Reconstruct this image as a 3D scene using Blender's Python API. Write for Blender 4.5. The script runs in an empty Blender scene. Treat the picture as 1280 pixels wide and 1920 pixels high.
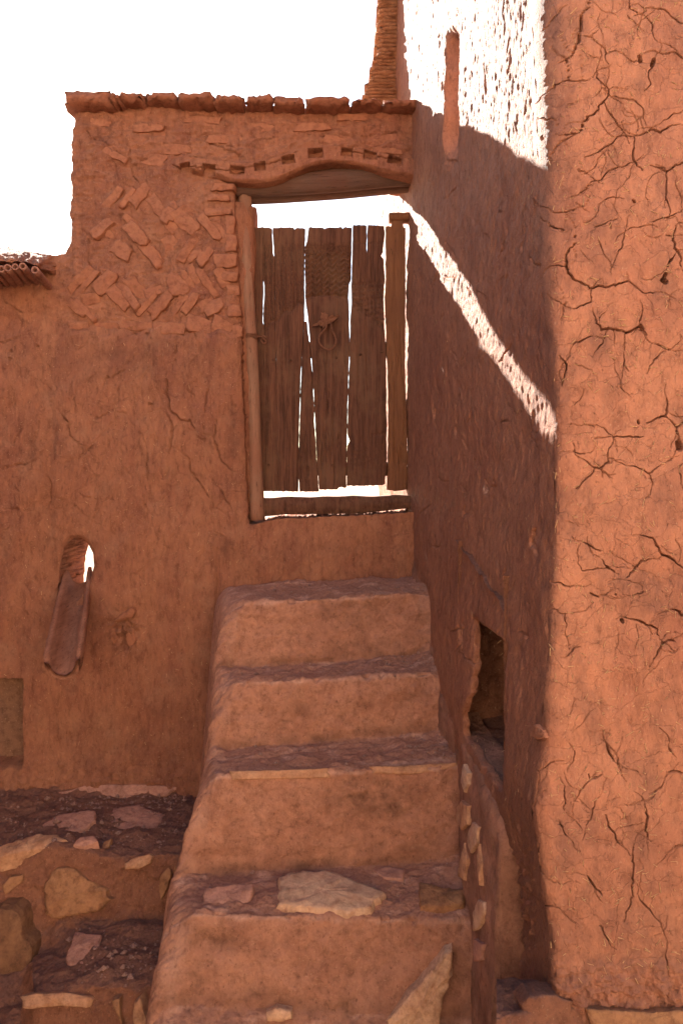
import bpy, math, random
import numpy as np
from mathutils import Vector

# ------------------------------------------------------------------ set-up
sc = bpy.context.scene
col = sc.collection
F, CX, Y0, HC = 1280.0, 640.0, 885.0, 1.75     # focal length in photo pixels, horizon row, eye height

cam = bpy.data.cameras.new('camera')
cam.sensor_fit = 'VERTICAL'; cam.sensor_height = 36.0; cam.lens = 36.0 * F / 1920.0
cam.shift_y = (Y0 - 960.0) / 1920.0
cam.clip_start = 0.05; cam.clip_end = 3000
camo = bpy.data.objects.new('camera', cam); col.objects.link(camo)
camo.location = (0, 0, HC); camo.rotation_euler = (math.radians(90), 0, 0)
sc.camera = camo

SUN = Vector((-0.52, 1.0, 0.67))                # towards the sun
world = bpy.data.worlds.new('World'); sc.world = world; world.use_nodes = True
wn = world.node_tree.nodes; wl = world.node_tree.links
sky = wn.new('ShaderNodeTexSky'); sky.sky_type = 'NISHITA'; sky.sun_disc = False
sky.sun_elevation = math.atan2(SUN.z, math.hypot(SUN.x, SUN.y))
sky.sun_rotation = math.atan2(SUN.x, SUN.y) % (2 * math.pi)
sky.air_density = 1.0; sky.dust_density = 1.3; sky.ozone_density = 1.0
wl.new(sky.outputs[0], wn['Background'].inputs[0]); wn['Background'].inputs[1].default_value = 0.05

sl = bpy.data.lights.new('sun', 'SUN'); sl.energy = 5.0; sl.angle = math.radians(0.5); sl.color = (1.0, 0.93, 0.83)
so = bpy.data.objects.new('sun', sl); col.objects.link(so)
so.rotation_euler = (-SUN).to_track_quat('-Z', 'Y').to_euler()

sc.view_settings.view_transform = 'Standard'; sc.view_settings.look = 'None'
sc.view_settings.exposure = 2.6; sc.view_settings.gamma = 1.0; sc.view_settings.use_curve_mapping = False

# ------------------------------------------------------------------ helpers
rng = np.random.default_rng(11)
random.seed(5)

def U(px, py, D):
    """point at depth D seen at photo pixel px, py"""
    return np.array([(px - CX) * D / F, D, HC - (py - Y0) * D / F])

def proj(P):
    return CX + F * P[..., 0] / P[..., 1], Y0 - F * (P[..., 2] - HC) / P[..., 1]

def noise2(x, y, seed=0):
    """2-d gradient noise, about -1..1"""
    x = np.asarray(x, float); y = np.asarray(y, float)
    xi = np.floor(x).astype(np.int64); yi = np.floor(y).astype(np.int64)
    xf = x - xi; yf = y - yi
    u = xf * xf * xf * (xf * (xf * 6 - 15) + 10); v = yf * yf * yf * (yf * (yf * 6 - 15) + 10)
    def g(ix, iy, fx, fy):
        h = (ix * 374761393 + iy * 668265263 + seed * 974634777) & 0x7fffffff
        h = ((h ^ (h >> 13)) * 1274126177) & 0x7fffffff
        h = h ^ (h >> 16)
        a = (h & 1023) * (2 * np.pi / 1024)
        return np.cos(a) * fx + np.sin(a) * fy
    n00 = g(xi, yi, xf, yf); n10 = g(xi + 1, yi, xf - 1, yf)
    n01 = g(xi, yi + 1, xf, yf - 1); n11 = g(xi + 1, yi + 1, xf - 1, yf - 1)
    a = n00 + u * (n10 - n00); b = n01 + u * (n11 - n01)
    return (a + v * (b - a)) * 1.4

def fbm(x, y, octs=4, gain=0.5, seed=0):
    r = 0; a = 1.0
    for k in range(octs):
        r = r + a * noise2(x * 2 ** k, y * 2 ** k, seed + k * 17); a *= gain
    return r

def sstep(a, b, x):
    t = np.clip((x - a) / (b - a), 0, 1); return t * t * (3 - 2 * t)

def seg_dist(X, Y, pts, closed=False):
    d = np.full(X.shape, 1e9)
    n = len(pts)
    for i in range(n if closed else n - 1):
        ax, ay = pts[i]; bx, by = pts[(i + 1) % n]
        dx, dy = bx - ax, by - ay; L = dx * dx + dy * dy + 1e-9
        t = np.clip(((X - ax) * dx + (Y - ay) * dy) / L, 0, 1)
        d = np.minimum(d, np.hypot(X - ax - t * dx, Y - ay - t * dy))
    return d

def inside(X, Y, poly):
    r = np.zeros(X.shape, bool); n = len(poly)
    for i in range(n):
        ax, ay = poly[i]; bx, by = poly[(i + 1) % n]
        if ay == by: continue
        c = ((ay > Y) != (by > Y)) & (X < (bx - ax) * (Y - ay) / (by - ay) + ax)
        r ^= c
    return r

def jag(pts, amp, rs):
    """break a traced line into a crooked one"""
    out = [pts[0]]
    for a, b in zip(pts[:-1], pts[1:]):
        L = math.hypot(b[0] - a[0], b[1] - a[1]); n = max(1, int(L / 6))
        for k in range(1, n + 1):
            t = k / n
            j = 0 if k == n else amp
            out.append((a[0] + (b[0] - a[0]) * t + rs.uniform(-j, j), a[1] + (b[1] - a[1]) * t + rs.uniform(-j, j)))
    return out

def carve(PX, PY, cracks, depth, seed=1, grow=0.0):
    """groove depth of traced cracks: list of (width_px, [points])"""
    rs = random.Random(seed)
    D = np.zeros(PX.shape)
    fx, fy, fd = PX.ravel(), PY.ravel(), D.ravel()
    for w, pts in cracks:
        q = jag(pts, 2.3, rs)
        n = len(q) - 1
        for i in range(n):
            t = (i + .5) / n
            ww = (w * .46 * (0.22 + 0.9 * math.sin(math.pi * min(1, max(0, t * .9 + .05)))) * rs.uniform(.75, 1.2) + grow)
            (ax, ay), (bx, by) = q[i], q[i + 1]
            R = ww * 1.5 + 2
            sel = np.nonzero((fx > min(ax, bx) - R) & (fx < max(ax, bx) + R) & (fy > min(ay, by) - R) & (fy < max(ay, by) + R))[0]
            if not len(sel): continue
            X, Y = fx[sel], fy[sel]
            dx, dy = bx - ax, by - ay; L = dx * dx + dy * dy + 1e-9
            tt = np.clip(((X - ax) * dx + (Y - ay) * dy) / L, 0, 1)
            d = np.hypot(X - ax - tt * dx, Y - ay - tt * dy)
            v = depth * min(1.0, .15 + w / 3.2) * np.clip((1.15 - d / ww) * 1.7, 0, 1)
            fd[sel] = np.maximum(fd[sel], v)
    return fd.reshape(PX.shape)

def mk(name, V, Q, mat, parent=None, smooth=True, attrs=None):
    V = np.ascontiguousarray(np.asarray(V, np.float32)); Q = np.asarray(Q, np.int32)
    me = bpy.data.meshes.new(name)
    me.vertices.add(len(V)); me.vertices.foreach_set('co', V.ravel())
    nq, k = Q.shape
    me.loops.add(nq * k); me.loops.foreach_set('vertex_index', np.ascontiguousarray(Q).ravel())
    me.polygons.add(nq); me.polygons.foreach_set('loop_start', np.arange(0, nq * k, k, dtype=np.int32))
    me.polygons.foreach_set('loop_total', np.full(nq, k, np.int32))
    me.polygons.foreach_set('use_smooth', np.full(nq, smooth, bool))
    me.materials.append(mat)
    me.update(calc_edges=True)
    for k_, v_ in (attrs or {}).items():
        at_ = me.attributes.new(k_, 'FLOAT', 'POINT'); at_.data.foreach_set('value', np.ascontiguousarray(v_, np.float32).ravel())
    o = bpy.data.objects.new(name, me); col.objects.link(o)
    if parent is not None: o.parent = parent
    return o

def mkpoly(name, V, faces, mat, parent=None, smooth=False):
    me = bpy.data.meshes.new(name)
    me.from_pydata([tuple(map(float, v)) for v in V], [], faces)
    if smooth: me.polygons.foreach_set('use_smooth', [True] * len(me.polygons))
    me.materials.append(mat); me.update()
    o = bpy.data.objects.new(name, me); col.objects.link(o)
    if parent is not None: o.parent = parent
    return o

def tag(o, label=None, cat=None, group=None, kind=None):
    if label: o['label'] = label
    if cat: o['category'] = cat
    if group: o['group'] = group
    if kind or cat: o['kind'] = kind or 'thing'
    return o

def empty(name, loc):
    o = bpy.data.objects.new(name, None); col.objects.link(o); o.location = loc
    o.empty_display_size = .1
    return o

def keep(o, root):
    """parent without moving"""
    o.parent = root; o.matrix_parent_inverse = root.matrix_basis.inverted()
    return o

def gridq(n, m, flip=False):
    i = np.arange(n * m).reshape(n, m)
    q = np.stack([i[:-1, :-1], i[:-1, 1:], i[1:, 1:], i[1:, :-1]], -1).reshape(-1, 4)
    return q[:, ::-1] if flip else q

def grid_normals(P):
    du = np.gradient(P, axis=0); dv = np.gradient(P, axis=1)
    n = np.cross(du, dv); return n / (np.linalg.norm(n, axis=-1, keepdims=True) + 1e-12)

class Surf:
    def __init__(s, P, N=None, sel=None):
        s.P = P.reshape(-1, 3); s.N = (grid_normals(P) if N is None else N).reshape(-1, 3)
        if sel is not None:
            s.P = s.P[sel.ravel()]; s.N = s.N[sel.ravel()]
        # normals towards the camera
        v = s.P - np.array([0, 0, HC]); f = np.sum(v * s.N, 1) > 0
        s.N = np.where(f[:, None], -s.N, s.N)
        s.px, s.py = proj(s.P)
    def at(s, px, py, r=10):
        d = np.hypot(s.px - px, s.py - py); i = np.argmin(d)
        near = np.nonzero((d < r) & (np.linalg.norm(s.P - s.P[i], axis=1) < .12))[0]
        if len(near) < 3: return s.P[i].copy(), s.N[i].copy()
        n = s.N[near].mean(0); n /= np.linalg.norm(n)
        return s.P[i].copy(), n

def boundary(Q):
    e = np.concatenate([Q[:, [0, 1]], Q[:, [1, 2]], Q[:, [2, 3]], Q[:, [3, 0]]])
    se = np.sort(e, 1); key = se[:, 0].astype(np.int64) * 10 ** 8 + se[:, 1]
    u, idx, cnt = np.unique(key, return_index=True, return_counts=True)
    return e[idx[cnt == 1]]

def smooth_boundary(P, Q, it=4):
    b = boundary(Q); n = len(P)
    for _ in range(it):
        acc = np.zeros((n, 3)); c = np.zeros(n)
        np.add.at(acc, b[:, 0], P[b[:, 1]]); np.add.at(acc, b[:, 1], P[b[:, 0]])
        np.add.at(c, b[:, 0], 1); np.add.at(c, b[:, 1], 1)
        m = c >= 2
        P[m] = P[m] * .4 + acc[m] / c[m][:, None] * .6
    return P

def thicken(P, Q, back, nseg=1, cap=True):
    """walls from the sheet's border to the back vector, and a back cap"""
    b = boundary(Q)
    ids, inv = np.unique(b.ravel(), return_inverse=True); inv = inv.reshape(b.shape)
    V = [P]; F_ = [Q]; base = len(P)
    ring0 = P[ids]; k = len(ids)
    back = np.asarray(back, float)
    for s in range(nseg + 1):
        V.append(ring0 + back * (s / nseg) + (0 if s in (0, nseg) else rng.normal(0, .004, ring0.shape)))
    for s in range(nseg):
        o0 = base + s * k; o1 = o0 + k
        F_.append(np.stack([o0 + inv[:, 1], o0 + inv[:, 0], o1 + inv[:, 0], o1 + inv[:, 1]], 1))
    if cap:
        o = base + (nseg + 1) * k
        V.append(P + back); F_.append(Q[:, ::-1] + o)
    return np.concatenate(V), np.concatenate(F_)

def compact(P, Q):
    ids, inv = np.unique(Q.ravel(), return_inverse=True)
    return P[ids], inv.reshape(Q.shape)

# ------------------------------------------------------------------ materials
def nodes(m):
    m.use_nodes = True; return m.node_tree.nodes, m.node_tree.links

def ramp(N, L, src, stops):
    r = N.new('ShaderNodeValToRGB'); e = r.color_ramp.elements
    while len(e) < len(stops): e.new(.5)
    for i, (p, c) in enumerate(stops):
        e[i].position = p; e[i].color = (*c, 1) if len(c) == 3 else c
    L.new(src, r.inputs[0]); return r.outputs[0]

def mix(N, L, fac, a, b, mode='MIX'):
    n = N.new('ShaderNodeMix'); n.data_type = 'RGBA'; n.blend_type = mode
    for sock, v in ((n.inputs[0], fac), (n.inputs[6], a), (n.inputs[7], b)):
        if isinstance(v, (int, float)): sock.default_value = v
        elif isinstance(v, tuple): sock.default_value = (*v, 1)
        else: L.new(v, sock)
    return n.outputs[2]

def tex(N, L, co, scale, detail=6, rough=.6, stretch=(1, 1, 1), dist=0.0):
    mp = N.new('ShaderNodeMapping'); mp.inputs['Scale'].default_value = stretch; L.new(co, mp.inputs[0])
    t = N.new('ShaderNodeTexNoise'); t.inputs['Scale'].default_value = scale; t.inputs['Detail'].default_value = detail
    t.inputs['Roughness'].default_value = rough; t.inputs['Distortion'].default_value = dist
    L.new(mp.outputs[0], t.inputs['Vector']); return t.outputs[0]

def bump(N, L, h, dist, strength=1.0, prev=None):
    b = N.new('ShaderNodeBump'); b.inputs['Distance'].default_value = dist; b.inputs['Strength'].default_value = strength
    L.new(h, b.inputs['Height'])
    if prev is not None: L.new(prev, b.inputs['Normal'])
    return b.outputs[0]

def mud(name, c1, c2, c3, big=1.4, fine=1.0, streak=(1, 1, .35), cracks=0.0, dust=None, grain=1.0, spec=.2, rough=.9, side=0.0, worn=None, dirt=(.17, .085, .055)):
    m = bpy.data.materials.new(name); N, L = nodes(m); bs = N['Principled BSDF']
    co = N.new('ShaderNodeTexCoord').outputs['Object']
    a = tex(N, L, co, big, 7, .62, (1, 1, .8), .3)
    b = tex(N, L, co, big * 5.5, 8, .68, streak, .2)
    c = tex(N, L, co, 34, 7, .75, streak)
    s = tex(N, L, co, 150, 3, .55); s2 = tex(N, L, co, 95, 4, .6, (1, 1, .7))
    base = mix(N, L, ramp(N, L, a, [(.36, (0, 0, 0)), (.64, (1, 1, 1))]), c1, c2)
    base = mix(N, L, ramp(N, L, b, [(.46, (0, 0, 0)), (.70, (.95, .95, .95))]), base, c3)
    base = mix(N, L, .85, base, ramp(N, L, c, [(.28, (.48, .43, .41)), (.48, (1, 1, 1)), (.72, (1.3, 1.27, 1.22))]), 'MULTIPLY')
    base = mix(N, L, ramp(N, L, s, [(.63, (0, 0, 0)), (.70, (.45, .45, .45))]), base, (.60, .38, .24))
    base = mix(N, L, ramp(N, L, s2, [(.30, (.55, .55, .55)), (.37, (0, 0, 0))]), base, (.13, .055, .036))
    ge = N.new('ShaderNodeNewGeometry'); sx = N.new('ShaderNodeSeparateXYZ'); L.new(ge.outputs['Normal'], sx.inputs[0])
    if dust is not None:
        d = tex(N, L, co, 14, 6, .7)
        ad = N.new('ShaderNodeMath'); ad.operation = 'MULTIPLY'
        L.new(ramp(N, L, sx.outputs[2], [(.55, (0, 0, 0)), (.9, (1, 1, 1))]), ad.inputs[0])
        L.new(ramp(N, L, d, [(.3, (.35, .35, .35)), (.7, (1, 1, 1))]), ad.inputs[1])
        base = mix(N, L, ad.outputs[0], base, mix(N, L, .8, dust, ramp(N, L, s2, [(.3, (.6, .56, .54)), (.5, (1, 1, 1)), (.72, (1.3, 1.3, 1.3))]), 'MULTIPLY'))
    if worn is not None:        # rubbed nosings, old stains and painted-in shade, kept as attributes of the mesh
        for nm, cc in (('stain_shade', dirt), ('wear', worn)):
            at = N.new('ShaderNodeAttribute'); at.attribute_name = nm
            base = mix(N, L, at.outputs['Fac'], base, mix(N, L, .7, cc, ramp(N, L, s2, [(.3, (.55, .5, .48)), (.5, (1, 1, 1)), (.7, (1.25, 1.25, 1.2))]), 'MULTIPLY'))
    L.new(base, bs.inputs['Base Color'])
    bs.inputs['Roughness'].default_value = rough; bs.inputs['Specular IOR Level'].default_value = spec
    n = bump(N, L, b, .018 * grain, .7)
    n = bump(N, L, c, .013 * grain, .9, n)
    n = bump(N, L, tex(N, L, co, 150, 6, .7, (1, 1, .6)), .0040 * fine, 1.0, n)
    if side:            # the side left rough-cast, combed downwards
        mr = N.new('ShaderNodeMapRange'); L.new(sx.outputs[0], mr.inputs[0])
        mr.inputs[1].default_value = -.55; mr.inputs[2].default_value = -.9
        bb = N.new('ShaderNodeBump'); bb.inputs['Distance'].default_value = .013 * side
        L.new(mr.outputs[0], bb.inputs['Strength']); L.new(tex(N, L, co, 190, 6, .75, (1, 1, .38)), bb.inputs['Height']); L.new(n, bb.inputs['Normal'])
        n = bb.outputs[0]
    if cracks:
        w = tex(N, L, co, 9, 4, .6)
        ad = N.new('ShaderNodeMixRGB'); ad.blend_type = 'ADD'; ad.inputs[0].default_value = .14
        L.new(co, ad.inputs[1]); L.new(w, ad.inputs[2])
        v = N.new('ShaderNodeTexVoronoi'); v.feature = 'DISTANCE_TO_EDGE'; v.inputs['Scale'].default_value = 15
        L.new(ad.outputs[0], v.inputs['Vector'])
        n = bump(N, L, ramp(N, L, v.outputs[0], [(0, (0, 0, 0)), (.020, (1, 1, 1))]), .005 * cracks, .8, n)
    L.new(n, bs.inputs['Normal'])
    return m

def stone_mat(name, c1, c2, c3=(.30, .13, .08), scale=14):
    m = bpy.data.materials.new(name); N, L = nodes(m); bs = N['Principled BSDF']
    co = N.new('ShaderNodeTexCoord').outputs['Object']
    a = tex(N, L, co, scale, 8, .65, (1, 1, 1), .6); b = tex(N, L, co, scale * 5, 6, .7)
    base = mix(N, L, ramp(N, L, a, [(.35, (0, 0, 0)), (.65, (1, 1, 1))]), c1, c2)
    base = mix(N, L, ramp(N, L, b, [(.45, (0, 0, 0)), (.7, (.8, .8, .8))]), base, c3)
    base = mix(N, L, .8, base, ramp(N, L, tex(N, L, co, scale * 2.3, 7, .75), [(.28, (.5, .46, .44)), (.5, (1, 1, 1)), (.75, (1.3, 1.28, 1.22))]), 'MULTIPLY')
    L.new(base, bs.inputs['Base Color']); bs.inputs['Roughness'].default_value = .9; bs.inputs['Specular IOR Level'].default_value = .2
    n = bump(N, L, a, .010, .9); n = bump(N, L, b, .005, 1.0, n); n = bump(N, L, tex(N, L, co, 180, 5, .7), .0022, .9, n)
    L.new(n, bs.inputs['Normal']); return m

def wood_mat(name, c1, c2, c3, stretch=(1, 1, .06), scale=60, depth=.004):
    m = bpy.data.materials.new(name); N, L = nodes(m); bs = N['Principled BSDF']
    co = N.new('ShaderNodeTexCoord').outputs['Object']
    g = tex(N, L, co, scale, 8, .7, stretch, .6); g2 = tex(N, L, co, scale * 3.5, 5, .7, stretch)
    bl = tex(N, L, co, 3.2, 6, .65)
    base = mix(N, L, ramp(N, L, g, [(.38, (0, 0, 0)), (.60, (1, 1, 1))]), c1, c2)
    base = mix(N, L, ramp(N, L, bl, [(.47, (0, 0, 0)), (.66, (.85, .85, .85))]), base, c3)
    base = mix(N, L, ramp(N, L, g2, [(.33, (.75, .75, .75)), (.42, (0, 0, 0))]), base, (.035, .018, .012))
    L.new(base, bs.inputs['Base Color']); bs.inputs['Roughness'].default_value = .85; bs.inputs['Specular IOR Level'].default_value = .2
    n = bump(N, L, g, depth, .9); n = bump(N, L, g2, depth * .5, .9, n); L.new(n, bs.inputs['Normal'])
    return m

M_WALL = mud('wall mud', (.31, .130, .074), (.365, .165, .096), (.255, .102, .066), 1.1, 1.0, cracks=.5, worn=(.37, .185, .115), dirt=(.14, .065, .045))
M_TOWER = mud('tower mud', (.40, .172, .100), (.46, .212, .128), (.32, .132, .084), .75, .7, (1, 1, .5), cracks=.4, grain=.8, spec=.2, rough=.7, side=1.0, worn=(.6, .4, .3), dirt=(.24, .115, .080))
M_STEP = mud('step mud', (.44, .215, .140), (.50, .26, .175), (.31, .142, .092), 1.6, 1.0, (1, 1, 1), dust=(.42, .215, .15), worn=(.60, .36, .27))
M_LEDGE = mud('ledge mud', (.29, .130, .080), (.33, .150, .090), (.22, .095, .062), 2.2, 1.4, (1, 1, 1), dust=(.27, .14, .105), grain=1.3)
M_PLASTER = mud('pale plaster', (.66, .50, .36), (.60, .44, .31), (.54, .38, .26), .8, 1.0, (1, 1, 1))
M_GROUND = mud('dry earth', (.40, .26, .17), (.45, .30, .20), (.34, .21, .135), .25, 1.0, (1, 1, 1))
M_COPING = stone_mat('mud slab', (.28, .112, .066), (.33, .145, .09), (.22, .088, .058), 12)
M_INSTONE = stone_mat('mud coated stone', (.325, .135, .076), (.37, .165, .094), (.265, .104, .064), 10)
M_TAN = stone_mat('tan sandstone', (.58, .34, .205), (.50, .26, .145), (.34, .16, .09), 9)
M_BOULDER = stone_mat('dark ochre boulder', (.25, .130, .068), (.19, .095, .052), (.12, .058, .036), 8)
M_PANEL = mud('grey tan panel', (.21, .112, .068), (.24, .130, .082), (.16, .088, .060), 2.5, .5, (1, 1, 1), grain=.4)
M_SLAB = stone_mat('pale tan stone', (.66, .43, .28), (.56, .33, .20), (.36, .18, .105), 11)
M_OCHRE = stone_mat('ochre stone', (.42, .225, .115), (.34, .165, .085), (.20, .095, .055), 9)
M_PALE = stone_mat('pale slab', (.60, .40, .27), (.54, .34, .22), (.42, .22, .14), 7)
M_ROSE = stone_mat('rose slab', (.50, .27, .20), (.44, .23, .165), (.30, .14, .10), 8)
M_DOOR = wood_mat('old door wood', (.070, .031, .020), (.155, .070, .043), (.165, .090, .054))
M_STILE = wood_mat('stile wood', (.17, .075, .036), (.22, .10, .048), (.15, .065, .036))
M_POST = wood_mat('pole wood', (.24, .135, .09), (.32, .18, .12), (.27, .12, .075), (1, 1, .12), 40)
M_BEAM = wood_mat('beam wood', (.105, .062, .048), (.15, .09, .068), (.14, .066, .046), (.06, 1, 1), 40, .006)
M_SPOUT = wood_mat('spout wood', (.24, .105, .065), (.33, .155, .10), (.22, .09, .055), (1, .12, 1), 50, .004)
M_CANE = stone_mat('cane', (.36, .17, .12), (.42, .22, .16), (.28, .13, .10), 20)
M_REED = stone_mat('reed layer', (.40, .20, .11), (.33, .155, .085), (.23, .10, .06), 16)
M_IRON = stone_mat('rusty iron', (.27, .125, .075), (.22, .10, .06), (.15, .07, .045), 60)
M_NAIL = stone_mat('dark iron', (.14, .065, .04), (.10, .05, .032), (.06, .03, .02), 60)
M_STRAW = stone_mat('straw', (.72, .48, .26), (.62, .40, .22), (.55, .33, .18), 40)
M_GRIT = stone_mat('grit', (.40, .22, .17), (.26, .13, .10), (.55, .42, .36), 60)

# ------------------------------------------------------------------ ground
def ground():
    a = np.concatenate([-np.geomspace(800, 4, 26), np.linspace(-3.6, 3.6, 73), np.geomspace(4, 800, 26)])
    X, Y = np.meshgrid(a, a + 1.0, indexing='ij')
    r = np.hypot(X, Y)
    Z = -.06 + fbm(X * .8, Y * .8, 4, .5, 3) * .03 + noise2(X * .02, Y * .02, 9) * np.clip(r - 30, 0, 60) * .01
    Z = np.where((Y > 1.4) & (Y < 3.9) & (np.abs(X) < 2.2), np.minimum(Z, -.09), Z)
    Z = np.where((Y > 1.9) & (Y < 3.6) & (X > -2.6) & (X < -.62), np.minimum(Z, -.55), Z)
    o = mk('ground', np.stack([X, Y, Z], -1).reshape(-1, 3), gridq(len(a), len(a), True), M_GROUND)
    tag(o, kind='structure')
ground()

# unseen walls added for the light: one bounces it, two block sun and sky
def block_wall(name, lo, hi, m):
    n = [max(2, int((h - l) / .35)) for l, h in zip(lo, hi)]
    o = rough_box(name, lo, hi, m, None, n[0] + 1, n[2] + 1, n[1] + 1, .012, len(name)); o['kind'] = 'structure'


# ------------------------------------------------------------------ the mud wall with the doorway
DW = 3.35; K = DW / F
WALL_OUT = [(-240, 1560), (-240, 470), (-60, 462), (0, 462), (30, 463), (62, 470), (100, 473), (116, 467), (124, 448), (126, 420), (124, 385),
            (129, 350), (126, 318), (131, 300), (129, 262), (134, 230), (135, 186), (300, 186), (500, 190), (700, 190), (800, 188), (800, 1560)]
DOOR_HOLE = [(437, 322), (440, 420), (446, 480), (449, 560), (455, 620), (454, 700), (459, 800), (462, 900), (466, 984), (520, 972), (620, 968),
             (720, 962), (820, 958), (820, 308), (776, 312), (725, 308), (680, 298), (620, 292), (565, 304), (520, 318)]
DRAIN_HOLE = [(104, 1112), (108, 1070), (116, 1030), (130, 1012), (148, 1010), (160, 1020), (170, 1040), (172, 1062), (166, 1086), (158, 1112), (140, 1130), (115, 1128)]
c8 = lambda L, ox, oy, s: [(w, [(ox + x / s, oy + y / s) for x, y in p]) for w, p in L]
WALL_CRACKS = c8([(3, [(840, 400), (838, 490), (850, 555), (905, 610), (955, 610), (975, 650)]), (2.5, [(835, 570), (865, 640), (860, 720), (845, 780)]),
    (2.2, [(1050, 440), (1035, 500), (1028, 570)]), (2.2, [(1090, 600), (1085, 660), (1072, 695), (1090, 760), (1105, 810), (1160, 860)]),
    (2.2, [(945, 800), (955, 870), (1000, 920), (1045, 990)]), (2, [(1095, 940), (1120, 1000), (1155, 1045)]), (1.8, [(740, 760), (730, 830), (742, 910)]),
    (2, [(315, 580), (350, 630), (352, 680), (400, 730)]), (1.6, [(460, 740), (400, 795)]), (2.2, [(235, 885), (258, 930), (250, 970), (252, 1000), (245, 1025)]),
    (2, [(0, 845), (70, 835), (145, 825)]), (1.4, [(205, 590), (190, 660), (170, 720)]), (1.4, [(85, 690), (65, 740)]), (1.6, [(545, 400), (620, 360)]),
    (1.6, [(880, 220), (880, 310)]), (1.4, [(720, 985), (730, 1040)]), (1.6, [(820, 1200), (840, 1270)]), (1.4, [(775, 1165), (790, 1200)]),
    (1.4, [(365, 960), (430, 990), (490, 1005)]), (1.5, [(930, 440), (975, 490)]), (2.2, [(1030, 80), (1050, 160)]), (5, [(543, 395), (548, 397)]),
    (5, [(752, 530), (758, 532)]), (5, [(56, 262), (59, 264)]), (4, [(52, 300), (55, 301)]), (5, [(188, 237), (193, 238)]), (2.2, [(640, 168), (690, 174)]), (3, [(725, 170), (745, 172)]),
    (1.6, [(30, 15), (80, 50), (112, 70)]), (1.6, [(0, 220), (60, 205), (110, 185)]), (1.5, [(600, 420), (590, 470)]), (1.3, [(395, 1050), (360, 1030)]), (1.4, [(985, 690), (1020, 710), (1060, 700)]),
    (1.4, [(560, 560), (480, 600), (470, 560)]), (1.3, [(100, 960), (85, 940)]), (1.6, [(30, 1050), (90, 1050), (150, 1062)]), (1.4, [(1120, 1190), (1060, 1170)]), (2, [(970, 160), (985, 195)])], 0, 560, 2.667)
WALL_CRACKS += c8([(2, [(640, 380), (660, 520), (690, 560)]), (1.6, [(510, 350), (560, 395), (600, 420)]), (1.8, [(990, 350), (1040, 355), (1100, 378), (1180, 380)]),
    (1.5, [(400, 300), (440, 310), (470, 340)]), (1.6, [(570, 460), (590, 560)]), (1.8, [(430, 820), (445, 870)]), (1.8, [(640, 870), (670, 910)]), (1.8, [(430, 950), (460, 1020)]),
    (1.4, [(920, 225), (1000, 210), (1060, 215)]), (1.4, [(930, 430), (1000, 440)])], 0, 130, 2.667)
WALL_CRACKS += c8([(1.6, [(160, 370), (230, 340), (300, 330)]), (1.6, [(560, 310), (640, 330), (760, 320)]), (1.8, [(980, 320), (1040, 300)]), (1.5, [(820, 330), (880, 320)]), (2, [(0, 410), (60, 420), (120, 460)])], 420, 150, 3.2)

def hairlines(src, seed, extra, box, w, upright):
    """fine cracks that run on from the ends of the traced ones, branch off them and join them up"""
    rs = random.Random(seed); out = []
    def walk(x, y, a, n, l):
        line = [(x, y)]
        for _ in range(n):
            a += rs.uniform(-.7, .7); L = rs.uniform(*l); x += L * math.cos(a); y += L * math.sin(a); line.append((x, y))
        return line
    for w_, pts in src:
        if math.hypot(pts[-1][0] - pts[0][0], pts[-1][1] - pts[0][1]) < 12: continue
        for p, q in ((pts[-1], pts[-2]), (pts[0], pts[1])):
            if rs.random() < .75: out.append((rs.uniform(*w) * 1.15, walk(p[0], p[1], math.atan2(p[1] - q[1], p[0] - q[0]), rs.randint(2, 6), (6, 13))))
        for k in range(1, len(pts) - 1):
            if rs.random() < .33: out.append((rs.uniform(*w), walk(pts[k][0], pts[k][1], math.atan2(pts[k][1] - pts[k - 1][1], pts[k][0] - pts[k - 1][0]) + rs.choice([-1, 1]) * rs.uniform(.7, 1.7), rs.randint(2, 6), (6, 14))))
    for _ in range(extra):
        a = rs.uniform(0, 6.28) if rs.random() > upright else 1.57 + rs.uniform(-.4, .4)
        out.append((rs.uniform(*w), walk(rs.uniform(box[0], box[2]), rs.uniform(box[1], box[3]), a, rs.randint(3, 8), (6, 14))))
    return out

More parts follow.
